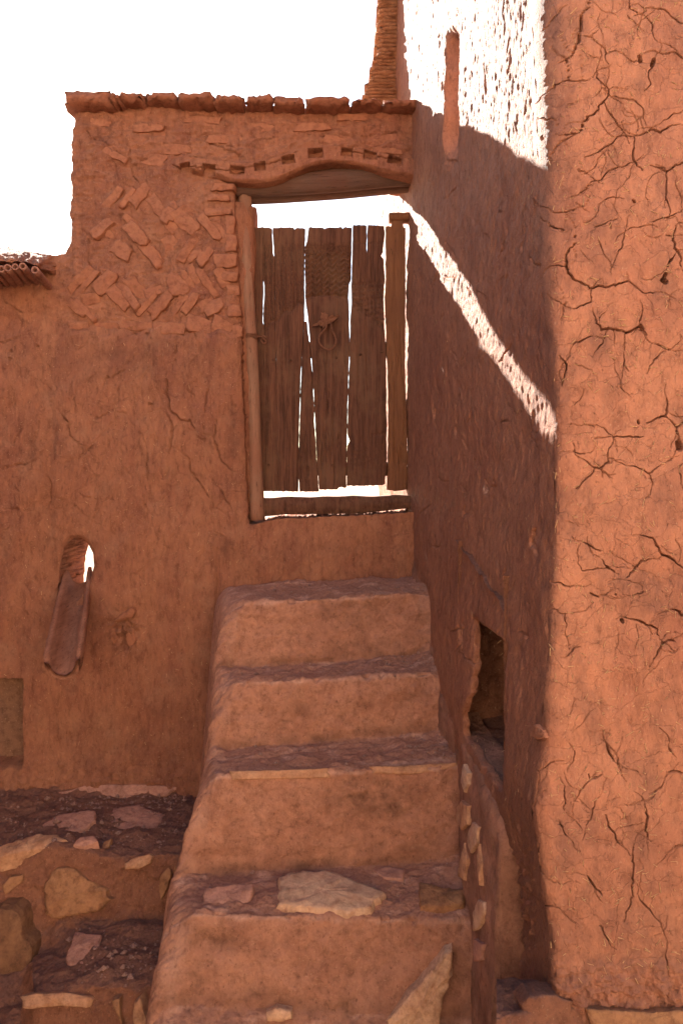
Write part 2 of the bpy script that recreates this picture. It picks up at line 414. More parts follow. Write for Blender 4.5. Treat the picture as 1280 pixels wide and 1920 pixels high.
def wall():
    step = 2.0
    xs = np.arange(-80, 802, step); ys = np.arange(160, 1532, step)
    X, Y = np.meshgrid(xs, ys, indexing='ij')
    wob = noise2(X / 9, Y / 9, 2) * 2.2 + noise2(X / 4, Y / 4, 3) * 1.2
    wob2 = noise2(X / 9, Y / 9, 4) * 2.2 + noise2(X / 4, Y / 4, 5) * 1.2
    solid = inside(X + wob, Y + wob2, WALL_OUT)
    hole = inside(X + wob * .7, Y + wob2 * .7, DOOR_HOLE); drain = inside(X + wob * .5, Y + wob2 * .5, DRAIN_HOLE)
    ok = solid & ~hole & ~drain
    d = fbm(X / 170, Y / 170, 3, .5, 20) * .016 + fbm(X / 34, Y / 40, 3, .5, 30) * .005 + fbm(X / 9, Y / 11, 2, .5, 40) * .0014
    up = 1 - sstep(600, 640, Y + noise2(X / 25, Y / 25, 41) * 12)
    up = up * sstep(60, 130, X)
    herr = sstep(330, 350, Y) * (1 - sstep(600, 620, Y))
    d += up * (fbm(X / 46, Y / 20, 4, .58, 50) * (.012 - .006 * herr) - .012 + np.abs(noise2(X / 20, Y / 9, 51)) * -.010 - .007)
    plast = sstep(612, 632, Y + noise2(X / 22, Y / 50, 52) * 14) * sstep(85, 130, X) * (1 - sstep(700, 1000, Y))
    d += plast * .012
    d += .012 * (1 - sstep(56, 96, X + noise2(X / 30, Y / 120, 53) * 8)) * sstep(640, 720, Y)
    d -= .010 * np.exp(-((X - 92 + noise2(X / 40, Y / 90, 54) * 8) / 9) ** 2) * sstep(680, 800, Y) * (1 - sstep(1180, 1300, Y))
    # flaking left top
    fl = sstep(40, 0, np.abs(Y - 600 + noise2(X / 30, Y / 30, 55) * 22)) * (1 - sstep(70, 110, X))
    d -= fl * .016
    # recess at the left
    e = np.minimum.reduce([45 + noise2(X / 9, Y / 30, 56) * 1.5 - X, Y - 1271 - noise2(X / 20, Y / 9, 57) * 1.5, 1438 + noise2(X / 14, Y / 9, 58) * 3 - Y])
    rec = sstep(-1, 5, e)
    d = d * (1 - .7 * rec) - .15 * rec
    # rough broken patch
    pr = np.exp(-(np.hypot((X - 231) / 32, (Y - 1185) / 42)) ** 4)
    d += pr * (fbm(X / 14, Y / 14, 4, .6, 60) * .020 - .012)
    d -= .03 * np.exp(-(np.hypot((X - 233) / 9, (Y - 1206) / 12)) ** 2)
    # crumbled foot
    foot = sstep(1392, 1500, Y + noise2(X / 40, Y / 40, 61) * 18)
    d += foot * (.05 + fbm(X / 18, Y / 12, 4, .6, 62) * .012)
    # vertical seam left of the stairs
    d -= .016 * np.exp(-((X - 408 - noise2(X / 60, Y / 60, 63) * 6) / 3.4) ** 2) * sstep(1010, 1090, Y) 
    d -= np.maximum(carve(X, Y, WALL_CRACKS, .019, 3, .05), carve(X, Y, hairlines(WALL_CRACKS, 79, 70, (5, 640, 450, 1380), (1.3, 2.0), .75), .007, 5, .2))
    # worn edges
    de = seg_dist(X, Y, DOOR_HOLE[:9]); d -= .022 * np.exp(-de / 5)
    de = seg_dist(X, Y, DRAIN_HOLE, True); d -= .03 * np.exp(-de / 6)
    de = seg_dist(X, Y, WALL_OUT[2:20]); d -= .02 * np.exp(-de / 6)
    # riser under the sill and raised jamb border of rubble
    P = np.stack([(X - CX) * K, DW - d, HC - (Y - Y0) * K], -1)
    n, m = X.shape
    Q = gridq(n, m)
    okv = ok.ravel()
    Q = Q[okv[Q].all(1)]
    surf = Surf(P, None, ok)
    st = .55 * np.exp(-(np.hypot((X - 250) / 190, (Y - 668) / 42)) ** 2) * np.clip(.6 + .6 * fbm(X / 60, Y / 30, 4, .6, 65), 0, 1)
    for sx_, sy_, rx_, ry_, k_ in ((425, 1030, 26, 30, .6), (395, 1240, 26, 150, .35), (60, 860, 14, 60, .5), (110, 850, 30, 40, .4), (90, 1000, 26, 160, .3), (440, 830, 14, 60, .5), (240, 1400, 160, 60, .4), (300, 1330, 60, 60, .3), (560, 1050, 120, 30, .35), (720, 1040, 50, 50, .3), (225, 1195, 26, 36, .5), (180, 230, 60, 60, .4), (300, 450, 160, 150, .25)):
        st = np.maximum(st, k_ * np.exp(-(np.hypot((X - sx_) / rx_, (Y - sy_) / ry_)) ** 2) * np.clip(.6 + .8 * fbm(X / 30, Y / 40, 4, .6, 66), 0, 1.2))
    st = np.maximum(st, .55 * np.clip(noise2(X / 16, Y / 260, 67) * .9 + noise2(X / 50, Y / 120, 68) * .6 - .45, 0, 1) * sstep(640, 740, Y))
    st = np.maximum(st, .5 * up * np.clip(fbm(X / 40, Y / 26, 4, .6, 69) - .1, 0, 1))
    we = .7 * np.clip(fbm(X / 60, Y / 70, 4, .6, 64) - .2, 0, 1)
    ids_ = np.unique(Q.ravel()); st = np.clip(st.ravel()[ids_], 0, 1); we = we.ravel()[ids_]
    V, Q = compact(P.reshape(-1, 3).copy(), Q)
    V = smooth_boundary(V, Q, 3)
    V, Q = thicken(V, Q, (0, .34, 0), 6, cap=False)
    # back sheet
    xs = np.arange(-80, 802, 9.0); ys = np.arange(160, 1532, 9.0)
    X, Y = np.meshgrid(xs, ys, indexing='ij')
    okb = inside(X, Y, WALL_OUT) & ~inside(X, Y, DOOR_HOLE) & (seg_dist(X, Y, DRAIN_HOLE, True) > 9) & ~inside(X, Y, DRAIN_HOLE)
    Pb = np.stack([(X - CX) * K, DW + .335 + noise2(X / 30, Y / 30, 8) * .004, HC - (Y - Y0) * K], -1).reshape(-1, 3)
    Qb = gridq(*X.shape, True); Qb = Qb[okb.ravel()[Qb].all(1)]
    V2, Q2 = compact(Pb, Qb)
    Q = np.concatenate([Q, Q2 + len(V)]); V = np.concatenate([V, V2])
    # plain continuation out of frame at the left
    x0, x1 = (-80 - CX) * K, -6.0; zt, zb = HC - (464 - Y0) * K, -.2
    e = [(x1, DW, zb), (x0, DW, zb), (x0, DW, zt), (x1, DW, zt), (x1, DW + .34, zb), (x0, DW + .34, zb), (x0, DW + .34, zt), (x1, DW + .34, zt)]
    q = np.array([(0, 1, 2, 3), (5, 4, 7, 6), (3, 2, 6, 7), (4, 0, 3, 7)])
    Q = np.concatenate([Q, q + len(V)]); V = np.concatenate([V, np.array(e)])
    z_ = lambda a_: np.concatenate([a_, np.zeros(len(V) - len(a_))])
    o = mk('mud_wall', V, Q, M_WALL, attrs={'stain_shade': z_(st), 'wear': z_(we)})
    tag(o, 'red mud wall with a doorway, herringbone stones and a coping of flat slabs', 'wall')
    return o, surf
WALL, S_WALL = wall()

# ------------------------------------------------------------------ the tower
YC = 1.68
CORNER = [(1.9, -.012), (1.16, -.012), (.75, -.008), (.08, 0), (-.15, -.006), (-.40, -.020), (-.68, -.045), (-.80, -.062), (-1.0, -.045), (-1.27, -.018), (-1.9, -.010)]
def corner_x(z):
    a = np.array(CORNER)[::-1]
    return .530 + np.interp(z - HC, a[:, 0], a[:, 1])
def corner_r(z): return np.interp(z - HC, [-1.3, -.6, 0, .4, .7, 1.2], [.03, .04, .025, .055, .10, .13])
def corner_y(z): return YC + .05 * np.clip(z - HC, -1, 3)
def reveal_x(D, z):
    r = corner_r(z); yc = corner_y(z) + r
    return np.where(D > 3.35, .353 - .094 * (D - 3.35), .353 + (corner_x(z) - .353) * (3.35 - D) / (3.35 - yc))

f3 = lambda L: [(w, [(960 + x / 3, oy + y / 3) for x, y in p]) for w, oy, p in L]
TOWER_CRACKS = f3([(2.2, 0, [(425, 0), (435, 40), (390, 80), (385, 150), (372, 205), (370, 240), (345, 290), (325, 325), (260, 355)]), (1.5, 0, [(372, 205), (440, 210), (500, 262), (525, 300), (525, 345), (540, 360)]),
    (2, 0, [(655, 0), (658, 50), (700, 75)]), (1.6, 0, [(645, 90), (690, 140)]), (2.2, 0, [(710, 25), (740, 50), (800, 45), (860, 55), (900, 90), (960, 130), (1040, 160)]), (1.7, 0, [(740, 85), (790, 130), (792, 200), (800, 220)]),
    (2.5, 0, [(480, 375), (475, 430), (500, 460), (545, 500), (545, 525), (515, 565), (470, 625), (400, 685), (375, 750), (290, 760)]), (2.6, 0, [(515, 565), (540, 625), (590, 685), (640, 745)]),
    (1.7, 0, [(545, 525), (620, 545), (700, 560), (740, 600), (760, 690)]), (3, 0, [(700, 755), (750, 740), (785, 718), (840, 735), (905, 695), (940, 690)]), (3, 0, [(690, 755), (690, 800), (682, 870), (700, 910), (735, 955)]),
    (2, 0, [(615, 755), (690, 760)]), (1.8, 0, [(615, 760), (540, 815), (450, 870)]), (2.6, 0, [(780, 925), (830, 940), (870, 962), (920, 925), (960, 910), (1020, 905)]), (2.2, 0, [(870, 965), (865, 1050), (862, 1115), (880, 1160), (882, 1205)]),
    (1.6, 0, [(160, 545), (210, 505), (270, 465), (310, 450), (430, 445)]), (2.2, 0, [(820, 295), (870, 300), (920, 295), (960, 320), (1030, 330)]), (1.6, 0, [(740, 510), (780, 470), (765, 410), (800, 340)]),
    (6, 0, [(712, 318), (720, 345)]), (6, 0, [(796, 335), (786, 365)]), (1.6, 0, [(720, 350), (660, 340)]), (1.6, 0, [(860, 665), (900, 640), (960, 620)]), (1.8, 0, [(440, 1025), (500, 1010), (540, 960), (600, 935), (680, 910)]),
    (1.6, 0, [(380, 1090), (440, 1040)]), (2.6, 0, [(355, 1310), (350, 1370), (315, 1420), (298, 1498), (310, 1540), (340, 1575), (400, 1605), (430, 1625), (480, 1610), (540, 1615), (610, 1595), (650, 1580), (700, 1620), (750, 1650), (790, 1650)]),
    (1.6, 0, [(298, 1498), (220, 1500)]), (1.8, 0, [(440, 1630), (440, 1700), (410, 1710), (340, 1740)]), (3.4, 0, [(455, 1770), (470, 1820), (500, 1855), (560, 1850), (640, 1870), (690, 1850), (725, 1825), (760, 1885)]), (6, 0, [(722, 1830), (735, 1850)]),
    (3.2, 0, [(915, 1270), (900, 1330), (905, 1400), (935, 1440), (945, 1500)]), (3.2, 0, [(905, 1440), (870, 1500)]), (10, 0, [(845, 1575), (862, 1585)]), (6, 0, [(860, 1540), (850, 1570)]), (1.8, 0, [(860, 1325), (900, 1330)]),
    (1.7, 0, [(630, 1300), (610, 1400), (580, 1445)]), (1.4, 0, [(545, 1255), (550, 1290)]), (1.5, 0, [(480, 1355), (500, 1410), (520, 1450)]), (1.6, 0, [(205, 1250), (230, 1280), (290, 1300)]), (1.4, 0, [(215, 870), (280, 790), (375, 750)]),
    (1.6, 0, [(735, 1740), (725, 1790), (720, 1830)]), (1.4, 0, [(500, 1140), (560, 1110), (620, 1120)]), (1.4, 0, [(360, 1170), (310, 1195), (240, 1200)]), (1.6, 0, [(780, 1250), (850, 1230), (900, 1210), (950, 1190)]), (1.4, 0, [(650, 1290), (700, 1280), (740, 1270)]),
    (1.4, 0, [(520, 1260), (460, 1280)]), (1.4, 0, [(250, 300), (300, 330), (310, 440)]), (1.4, 0, [(370, 950), (420, 975)]), (1.4, 0, [(210, 130), (245, 90)]), (1.4, 0, [(150, 670), (230, 670)]), (4, 0, [(168, 768), (172, 785)]), (4, 0, [(676, 1130), (682, 1140)]),
    (2, 600, [(265, 200), (305, 255), (290, 320), (275, 370)]), (2, 600, [(340, 140), (400, 110), (440, 90)]), (1.8, 600, [(520, 95), (510, 130), (480, 165)]), (2.4, 600, [(815, 135), (860, 160), (880, 165)]), (1.5, 600, [(630, 180), (630, 250), (660, 290)]),
    (1.4, 600, [(850, 175), (800, 220), (760, 300)]), (2.6, 600, [(870, 440), (872, 500), (865, 540), (810, 555), (760, 580)]), (2.6, 600, [(865, 540), (890, 560), (930, 605), (940, 680), (920, 740)]), (2.4, 600, [(930, 605), (960, 575), (1010, 560)]), (9, 600, [(940, 690), (945, 720)]),
    (2, 600, [(575, 660), (650, 655), (740, 655)]), (2, 600, [(575, 660), (570, 690), (545, 725), (545, 800), (500, 835), (465, 830), (455, 860), (410, 900), (360, 950)]), (1.6, 600, [(500, 835), (510, 885)]), (1.6, 600, [(400, 780), (465, 830)]), (1.4, 600, [(500, 600), (575, 660)]),
    (1.6, 600, [(350, 740), (405, 750)]), (1.7, 600, [(660, 820), (700, 825), (770, 865), (830, 820)]), (1.6, 600, [(770, 865), (790, 920)]), (2.8, 600, [(720, 1210), (780, 1225), (800, 1265), (835, 1320), (880, 1335), (920, 1370), (970, 1400)]), (2, 600, [(410, 1255), (470, 1290), (500, 1300)]),
    (1.8, 600, [(515, 1355), (535, 1390), (600, 1430)]), (1.5, 600, [(535, 1395), (395, 1415), (370, 1370)]), (2.8, 600, [(640, 1450), (690, 1395), (720, 1355), (765, 1345)]), (2, 600, [(215, 1470), (270, 1480), (310, 1500), (350, 1495)]), (2.2, 600, [(445, 1540), (490, 1560)]),
    (2, 600, [(680, 1550), (740, 1525)]), (2.6, 600, [(640, 1675), (700, 1690), (760, 1720), (820, 1740), (828, 1780)]), (3.2, 600, [(890, 1630), (940, 1640), (955, 1665), (1000, 1670)]), (3.4, 600, [(800, 1910), (840, 1850), (880, 1805)]), (2, 600, [(880, 1805), (915, 1808)]),
    (2, 600, [(315, 1890), (350, 1845), (385, 1840)]), (1.8, 600, [(210, 1625), (300, 1655), (305, 1730)]), (5, 600, [(135, 1180), (128, 1240), (135, 1280), (150, 1325)]), (3, 600, [(80, 1330), (70, 1380)]), (1.6, 600, [(940, 860), (945, 920)]), (4, 600, [(538, 1390), (545, 1398)]), (5, 600, [(620, 1690), (625, 1700)]), (3, 600, [(582, 1545), (586, 1547)]), (4, 600, [(715, 565), (718, 580)])])
g3 = lambda L: [(w, [(820 + x / 2.783, 1400 + y / 2.783) for x, y in p]) for w, p in L]
TOWER_CRACKS += g3([(3, [(890, 0), (915, 60), (928, 85)]), (2.6, [(950, 70), (952, 115)]), (3, [(790, 150), (800, 175), (860, 155)]), (1.8, [(800, 180), (745, 235), (710, 290)]), (3, [(1200, 140), (1260, 135), (1320, 150)]), (3.2, [(1085, 320), (1100, 370), (1090, 430), (1100, 480)]),
    (1.7, [(830, 280), (810, 330), (805, 370), (775, 415)]), (2.4, [(880, 360), (895, 420), (925, 455), (935, 490), (960, 520)]), (2.8, [(785, 680), (820, 735), (860, 780)]), (2.2, [(1025, 530), (1025, 660), (1020, 770), (1015, 820), (985, 870), (975, 920)]), (2, [(1060, 810), (1100, 850), (1130, 890)]),
    (2, [(845, 935), (865, 970), (892, 1020)]), (2.2, [(465, 380), (500, 440), (520, 490), (530, 560), (530, 640), (570, 690), (640, 720)]), (1.5, [(490, 90), (525, 130), (520, 190), (515, 280), (500, 350)]), (1.5, [(525, 130), (590, 85), (660, 80)]), (1.7, [(495, 815), (560, 830), (640, 850)]),
    (3.2, [(540, 1120), (570, 1210)]), (2, [(635, 390), (655, 440), (670, 465)]), (4, [(1240, 525), (1290, 522)]), (1.6, [(1180, 200), (1120, 275)]), (1.8, [(720, 30), (715, 80)]), (2, [(1205, 0), (1220, 30)]), (1.6, [(1195, 1080), (1205, 1160)]), (1.6, [(665, 210), (660, 330)]),
    (3, [(390, 870), (400, 930)]), (3, [(430, 840), (400, 900)]), (4, [(310, 610), (320, 700), (330, 800), (345, 900)]), (3, [(450, 200), (440, 290), (430, 390)]), (3, [(300, 250), (310, 330), (300, 430), (310, 600)])])
NICHE = [(884, 1158), (905, 1176), (938, 1198), (946, 1212), (946, 1300), (943, 1400), (939, 1482), (930, 1478), (905, 1436), (868, 1380), (866, 1340), (878, 1300), (884, 1230)]
def tower_sheet(part):
    if part == 'side':
        Z = np.concatenate([np.arange(-.02, HC + 1.3, .0040), np.arange(HC + 1.3, 4.9, .0065)])
        Da = []; D = 4.5
        while D > 1.80:
            Da.append(D); D -= max(.0032, .0075 * (D / 3.3) ** 1.3)
        Da = np.array(Da); th = np.radians(np.array([4.0, 8.0])); fx = np.array([])
    else:
        Z = np.concatenate([np.arange(HC - 1.77, HC - 1.36, .006), np.arange(HC - 1.36, HC + 1.24, .00155), np.arange(HC + 1.24, 4.9, .02)])
        Da = np.array([]); th = np.linspace(math.radians(3), math.radians(90), 44)
        fx = np.concatenate([np.arange(.0012, .335, .00135), np.array([.35, .4, .5, .7, .95, 1.3])])
    m1, m2, m3 = len(Da), len(th), len(fx); n = len(Z); m = m1 + m2 + m3
    P = np.zeros((n, m, 3)); Nn = np.zeros((n, m, 3)); zz = Z[:, None]
    xc = corner_x(zz); r = corner_r(zz); yc = corner_y(zz)
    S = np.zeros((n, m)); rev = np.zeros(m)
    if m1:
        D0 = Da[None, :]; near = yc + r
        Dd = np.where(D0 > 3.35, D0, 3.35 - (3.35 - D0) / (3.35 - Da[-1]) * (3.35 - near - .003))
        P[:, :m1, 0] = reveal_x(Dd, zz); P[:, :m1, 1] = Dd
        Nn[:, :m1, 0] = -1; Nn[:, :m1, 1] = -.094
        S[:, :m1] = -(Dd - 1.68); rev[:m1] = 1
    P[:, m1:m1 + m2, 0] = xc + r - r * np.cos(th)[None]; P[:, m1:m1 + m2, 1] = yc + r - r * np.sin(th)[None]
    Nn[:, m1:m1 + m2, 0] = -np.cos(th); Nn[:, m1:m1 + m2, 1] = -np.sin(th)
    tq = (th - math.radians(4)) / math.radians(86)
    S[:, m1:m1 + m2] = .06 * tq; rev[m1:m1 + m2] = 1 - np.clip(tq, 0, 1) ** .5
    if m3:
        P[:, m1 + m2:, 0] = xc + r + fx[None]; P[:, m1 + m2:, 1] = yc - .05 * fx[None]
        Nn[:, m1 + m2:, 1] = -1; S[:, m1 + m2:] = .06 + fx
    P[..., 2] = zz
    PX, PY = proj(P); ZZ = np.broadcast_to(zz, S.shape); rev = np.broadcast_to(rev[None], S.shape)
    d = fbm(S / .42, ZZ / .5, 3, .5, 70) * .010 + fbm(S / .09, ZZ / .10, 3, .5, 71) * .0030
    stain_shade = np.zeros((n, m))
    if m3:
        d += (1 - rev) * (fbm(S / .03, ZZ / .028, 3, .55, 72) * .0011 + np.abs(fbm(S / .16, ZZ / .13, 2, .5, 73)) * -.003)
        foot = sstep(1790, 1850, PY + noise2(PX / 40, PY / 40, 85) * 12) * (1 - rev)
        d += foot * (.012 + .012 * fbm(PX / 25, PY / 18, 3, .5, 86))
        cr = carve(PX, PY, TOWER_CRACKS, .030, 7, .1)
        cr = np.maximum(cr, carve(PX, PY, FINE_CRACKS, .0085, 8, .0))
        d -= cr * (ZZ < HC + 1.24)
        d[:, 0] -= .0015
        stain_shade = .85 * sstep(1560, 1840, PY + fbm(PX / 60, PY / 60, 4, .6, 87) * 70) * np.clip(.65 + .5 * fbm(PX / 30, PY / 26, 4, .6, 88), 0, 1)  # dusty splash-back at the foot, plus shade painted into the lower front
        stain_shade = np.maximum(stain_shade, .75 * np.clip(fbm(PX / 90, PY / 150, 5, .62, 89) - .05, 0, 1))
    if m1:
        d += rev * (fbm(S / .045, ZZ / .11, 3, .6, 74) * .0036 + fbm(S / .013, ZZ / .032, 2, .6, 75) * .0022 - np.clip(noise2(S / .012, ZZ / .028, 76) - .35, 0, 1) * .006)
    br = np.exp(-(np.hypot((PX - 968) / 34, (PY - 1700) / 150)) ** 4)
    d += br * (fbm(PX / 14, PY / 26, 4, .6, 83) * .012 - .012)
    if m1:
        gx = 847 + noise2(PX / 40, PY / 60, 80) * 3; wgt = sstep(34, 90, PY) * (1 - sstep(240, 330, PY)); gd = (PX - gx) / 12.5
        groove = np.clip(1.25 - np.abs(gd) ** 3, 0, 1) * sstep(28, 60, PY - np.abs(gd) * 26)
        d -= .066 * groove * wgt + .008 * groove * (PY > 300) * (PY < 520)
        ed = np.where(inside(PX, PY, NICHE), 1, -1) * seg_dist(PX, PY, NICHE, True)
        nic = sstep(-1.0, 3.0, ed + noise2(S / .05, ZZ / .03, 81) * 1.0)
        hole = ed + noise2(S / .05, ZZ / .03, 81) * 1.4 > 0
        d -= .012 * np.exp(-np.abs(ed) / 3)
        d -= carve(PX, PY, [(5, [(1006, 992), (1001, 1010), (1006, 1030), (1010, 1042)])], .03, 7, .2)
        d -= carve(PX, PY, SIDE_CRACKS, .014, 17, .15)
        stain_shade = np.maximum(stain_shade, .6 * sstep(1250, 1600, PY + fbm(PX / 40, PY / 60, 4, .6, 87) * 60))
    P = P + Nn * d[..., None]
    return P, Z, m1, stain_shade, (hole if m1 else None)

FINE_CRACKS = hairlines(TOWER_CRACKS, 77, 40, (1035, 0, 1280, 1780), (1.0, 1.6), 0)
SIDE_CRACKS = []
def side_cracks():
    rs = random.Random(78)
    for _ in range(60):
        x = rs.uniform(800, 1015); y = rs.uniform(330, 1300); a = rs.choice([1.57, 1.57, .5, 2.6]); line = [(x, y)]
        for _ in range(rs.randint(2, 6)):
            a += rs.uniform(-.7, .7); L = rs.uniform(6, 14); x += .5 * L * math.cos(a); y += L * math.sin(a); line.append((x, y))
        SIDE_CRACKS.append((rs.uniform(1.2, 2.4), line))
side_cracks()

def hole_edge(be, V):
    c = V[be].mean(1); return (c[:, 1] > 1.9) & (c[:, 1] < 2.6) & (c[:, 2] > .5) & (c[:, 2] < 1.7)

def niche():
    z0, z1, y0, y1 = HC - .955, HC - .40, 1.97, 2.56
    def sheet(a, b, c, e, n=40, m=40):
        u = np.linspace(0, 1, n)[:, None, None]; v = np.linspace(0, 1, m)[None, :, None]
        a, b, c, e = (np.array(q, float) for q in (a, b, c, e))
        return (a * (1 - u) + b * u) * (1 - v) + (e * (1 - u) + c * u) * v
    xa = lambda y: float(reveal_x(np.array(y), np.array(1.0))) + .014
    X1 = .98
    fl = sheet((xa(y0), y0, z0), (xa(y1), y1, z0 + .03), (X1, y1, z0 + .05), (X1, y0, z0))
    far = sheet((xa(y1), y1, z0), (xa(y1), y1 - .08, z1 + .15), (X1, y1 - .08, z1 + .15), (X1, y1, z0))
    back = sheet((X1, y0, z0), (X1, y1, z0), (X1, y1, z1 + .15), (X1, y0, z1 + .15))
    top = sheet((xa(y0), y0, z1), (xa(y1), y1, z1 + .15), (X1, y1, z1 + .15), (X1, y0, z1))
    near = sheet((xa(y0), y0, z0), (X1, y0, z0), (X1, y0, z1 + .1), (xa(y0), y0, z1 + .1))
    V = []; Q = []
    for S_ in (fl, far, back, top, near):
        N_ = grid_normals(S_)
        S_ = S_ + N_ * (fbm(S_[..., 0] / .09 + S_[..., 1] * 7, S_[..., 2] / .08 + S_[..., 1] * 9, 4, .6, 250) * .014)[..., None]
        Q.append(gridq(*S_.shape[:2]) + sum(len(v) for v in V)); V.append(S_.reshape(-1, 3))
    mk('niche', np.concatenate(V), np.concatenate(Q), M_LEDGE, TOWER)

def tower():
    P, Z, m1, st, hole = tower_sheet('side'); n, m = P.shape[:2]
    srev = Surf(P[:, :m1], None)
    Q = gridq(n, m, False); Q = Q[~hole.ravel()[Q].any(1)]
    V = smooth_boundary(P.reshape(-1, 3).copy(), Q, 3)
    be = boundary(Q); be = be[hole_edge(be, V)]
    ids, inv = np.unique(be.ravel(), return_inverse=True); inv = inv.reshape(be.shape)
    base = len(V); V = np.concatenate([V, V[ids] + np.array([.022, .012, 0])]); st = np.concatenate([st.ravel(), np.zeros(len(ids))])
    Q = np.concatenate([Q, np.stack([be[:, 1], be[:, 0], base + inv[:, 0], base + inv[:, 1]], 1)]); k = len(V)
    P2, Z2, _, st2, _h = tower_sheet('front'); n2, m2 = P2.shape[:2]
    surf = Surf(P2[:, 10:-6], None)
    Q2 = gridq(n2, m2, False) + k; k2 = k + n2 * m2
    a = P[0, 0]; b = P2[0, -1]; zt = 4.9; zb = -.02
    ex = [(a[0], 4.5, zb), (1.9, 4.5, zb), (1.9, b[1], zb), (a[0], 4.5, zt), (1.9, 4.5, zt), (1.9, P2[-1, -1, 1], zt), (P2[-1, -1, 0], P2[-1, -1, 1], zt), (b[0], b[1], zb)]
    q = np.array([(0, 1, 4, 3), (1, 2, 5, 4), (2, 7, 6, 5), (3, 4, 5, 6)]) + k2
    o = mk('mud_tower', np.concatenate([V, P2.reshape(-1, 3), np.array(ex)]), np.concatenate([Q, Q2, q]), M_TOWER, attrs={'stain_shade': np.concatenate([st.ravel(), st2.ravel(), np.zeros(8)])})
    tag(o, 'tall cracked mud tower with straw-flecked front and sunlit side, right of the stairs', 'tower')
    return o, surf, srev
TOWER, S_TOW, S_REV = tower()
niche()

# ------------------------------------------------------------------ staircase
LINES = [  # left inner pixel, right pixel, depth
    (325, 2260, 905, 2290, 2.00), (335, 1962, 905, 1985, 2.04), (345, 1884, 900, 1912, 2.135), (376, 1712, 885, 1728, 2.19), (372, 1642, 866, 1612, 2.45), (418, 1453, 862, 1438, 2.475), (430, 1406, 846, 1370, 2.714),
    (447, 1279, 820, 1262, 2.735), (438, 1253, 812, 1228, 2.94), (460, 1131, 800, 1110, 2.955), (440, 1096, 778, 1082, 3.345), (440, 1096, 778, 1082, 3.46)]
def staircase():
    A = np.array([U(l[0], l[1], l[4]) for l in LINES]); B = np.array([U(l[2], l[3], l[4]) for l in LINES])
    nu = 176
    def sample(C, step=.0055):
        return C
    mid = (A + B) / 2; seg = np.linalg.norm(np.diff(mid, axis=0), axis=1)
    cnt = np.maximum(3, (seg / .0052).astype(int))
    T = []; 
    for i, c in enumerate(cnt):
        T += [(i, k / c) for k in range(c)]
    T.append((len(cnt) - 1, 1.0))
    ti = np.array([t[0] for t in T]); tf = np.array([t[1] for t in T])
    pa = A[ti] * (1 - tf)[:, None] + A[ti + 1] * tf[:, None]
    pb = B[ti] * (1 - tf)[:, None] + B[ti + 1] * tf[:, None]
    def gsm(p, s):
        k = int(s * 3) + 1; w = np.exp(-.5 * (np.arange(-k, k + 1) / s) ** 2); w /= w.sum()
        q = np.concatenate([np.repeat(p[:1], k, 0), p, np.repeat(p[-1:], k, 0)])
        return np.stack([np.convolve(q[:, c], w, 'valid') for c in range(p.shape[1])], 1)
    pa_s = gsm(pa, 1.4); pb_s = gsm(pb, 1.4)
    ramp_s = gsm(pa, 24)
    n = len(T)
    u = np.linspace(0, 1.06, nu)
    main = pa_s[:, None] * (1 - u)[None, :, None] + pb_s[:, None] * u[None, :, None]
    rr_ = gsm(pb, 16); b2 = (.55 * sstep(.88, 1.0, u))[None, :, None]
    main = main * (1 - b2) + (rr_[:, None] + np.array([0, 0, .022])) * b2
    # keep the columns in order across the step
    main[:, :, 0] = pa_s[:, None, 0] * (1 - u)[None] + pb_s[:, None, 0] * u[None]
    w = np.linspace(1, 0, 22)[:-1]
    out = [(-.015 if True else 0)]
    shw = np.interp(pa_s[:, 2], [0, .3, .7, 1.3], [.11, .10, .085, .09])
    b = sstep(0, 1, w)[None, :, None]
    sh = pa_s[:, None] * (1 - b) + ramp_s[:, None] * b
    sh = np.array(sh); sh[:, :, 0] = pa_s[:, None, 0] * (1 - b[..., 0]) + ramp_s[:, None, 0] * b[..., 0] - shw[:, None] * w[None] 
    sh[:, :, 2] -= .045 * w[None] ** 3
    q = np.linspace(1, 0, 60)[:-1] ** 1.3
    top = sh[:, 0]
    fl = np.repeat(top[:, None], len(q), 1)
    drop = (top[:, 2] + .35)[:, None] * q[None]
    fl[:, :, 2] -= drop
    fl[:, :, 0] -= .012 * (1 - np.exp(-drop / .03)) + .09 * drop
    P = np.concatenate([fl, sh, main], 1)
    N = grid_normals(P)
    # orient outward (up and towards the camera and left)
    s = np.sign(np.sum(N * np.array([-.3, -1, 1.0]), -1, keepdims=True)); s[s == 0] = 1; N = N * s
    X, Y, Z = P[..., 0], P[..., 1], P[..., 2]
    Lp = np.concatenate([[0], np.cumsum(np.linalg.norm(np.diff(pa, axis=0), axis=1))])[:, None] * np.ones((1, P.shape[1]))
    d = fbm(X / .25, Lp / .25, 3, .5, 90) * .015 + fbm(X / .05, Lp / .05, 3, .6, 91) * .0046 + fbm(X / .016, Lp / .016, 2, .5, 92) * .0016 - np.clip(noise2(X / .022, Lp / .022, 106) - .55, 0, 1) * .010
    tread = sstep(.5, .85, np.abs(N[..., 2]))
    d += tread * (fbm(X / .10, Lp / .06, 3, .6, 93) * .006)
    PX, PY = proj(P)
    cr = [(2.2, [(668, 1092), (690, 1085)]), (2, [(690, 1770), (700, 1790)]), (1.8, [(640, 1860), (660, 1830)]), (2.4, [(650, 1880), (655, 1910)]), (1.6, [(500, 1200), (560, 1190), (590, 1180)]), (2, [(510, 1345), (560, 1360), (575, 1350)]), (1.5, [(620, 1160), (650, 1170)])]
    d -= carve(PX, PY, cr, .010, 9)
    d -= .02 * np.exp(-(np.hypot((PX - 400) / 40, (PY - 1770) / 22)) ** 2) + .015 * np.exp(-(np.hypot((PX - 840) / 22, (PY - 1830) / 45)) ** 2)
    P = P + N * d[..., None]
    n, m = P.shape[:2]
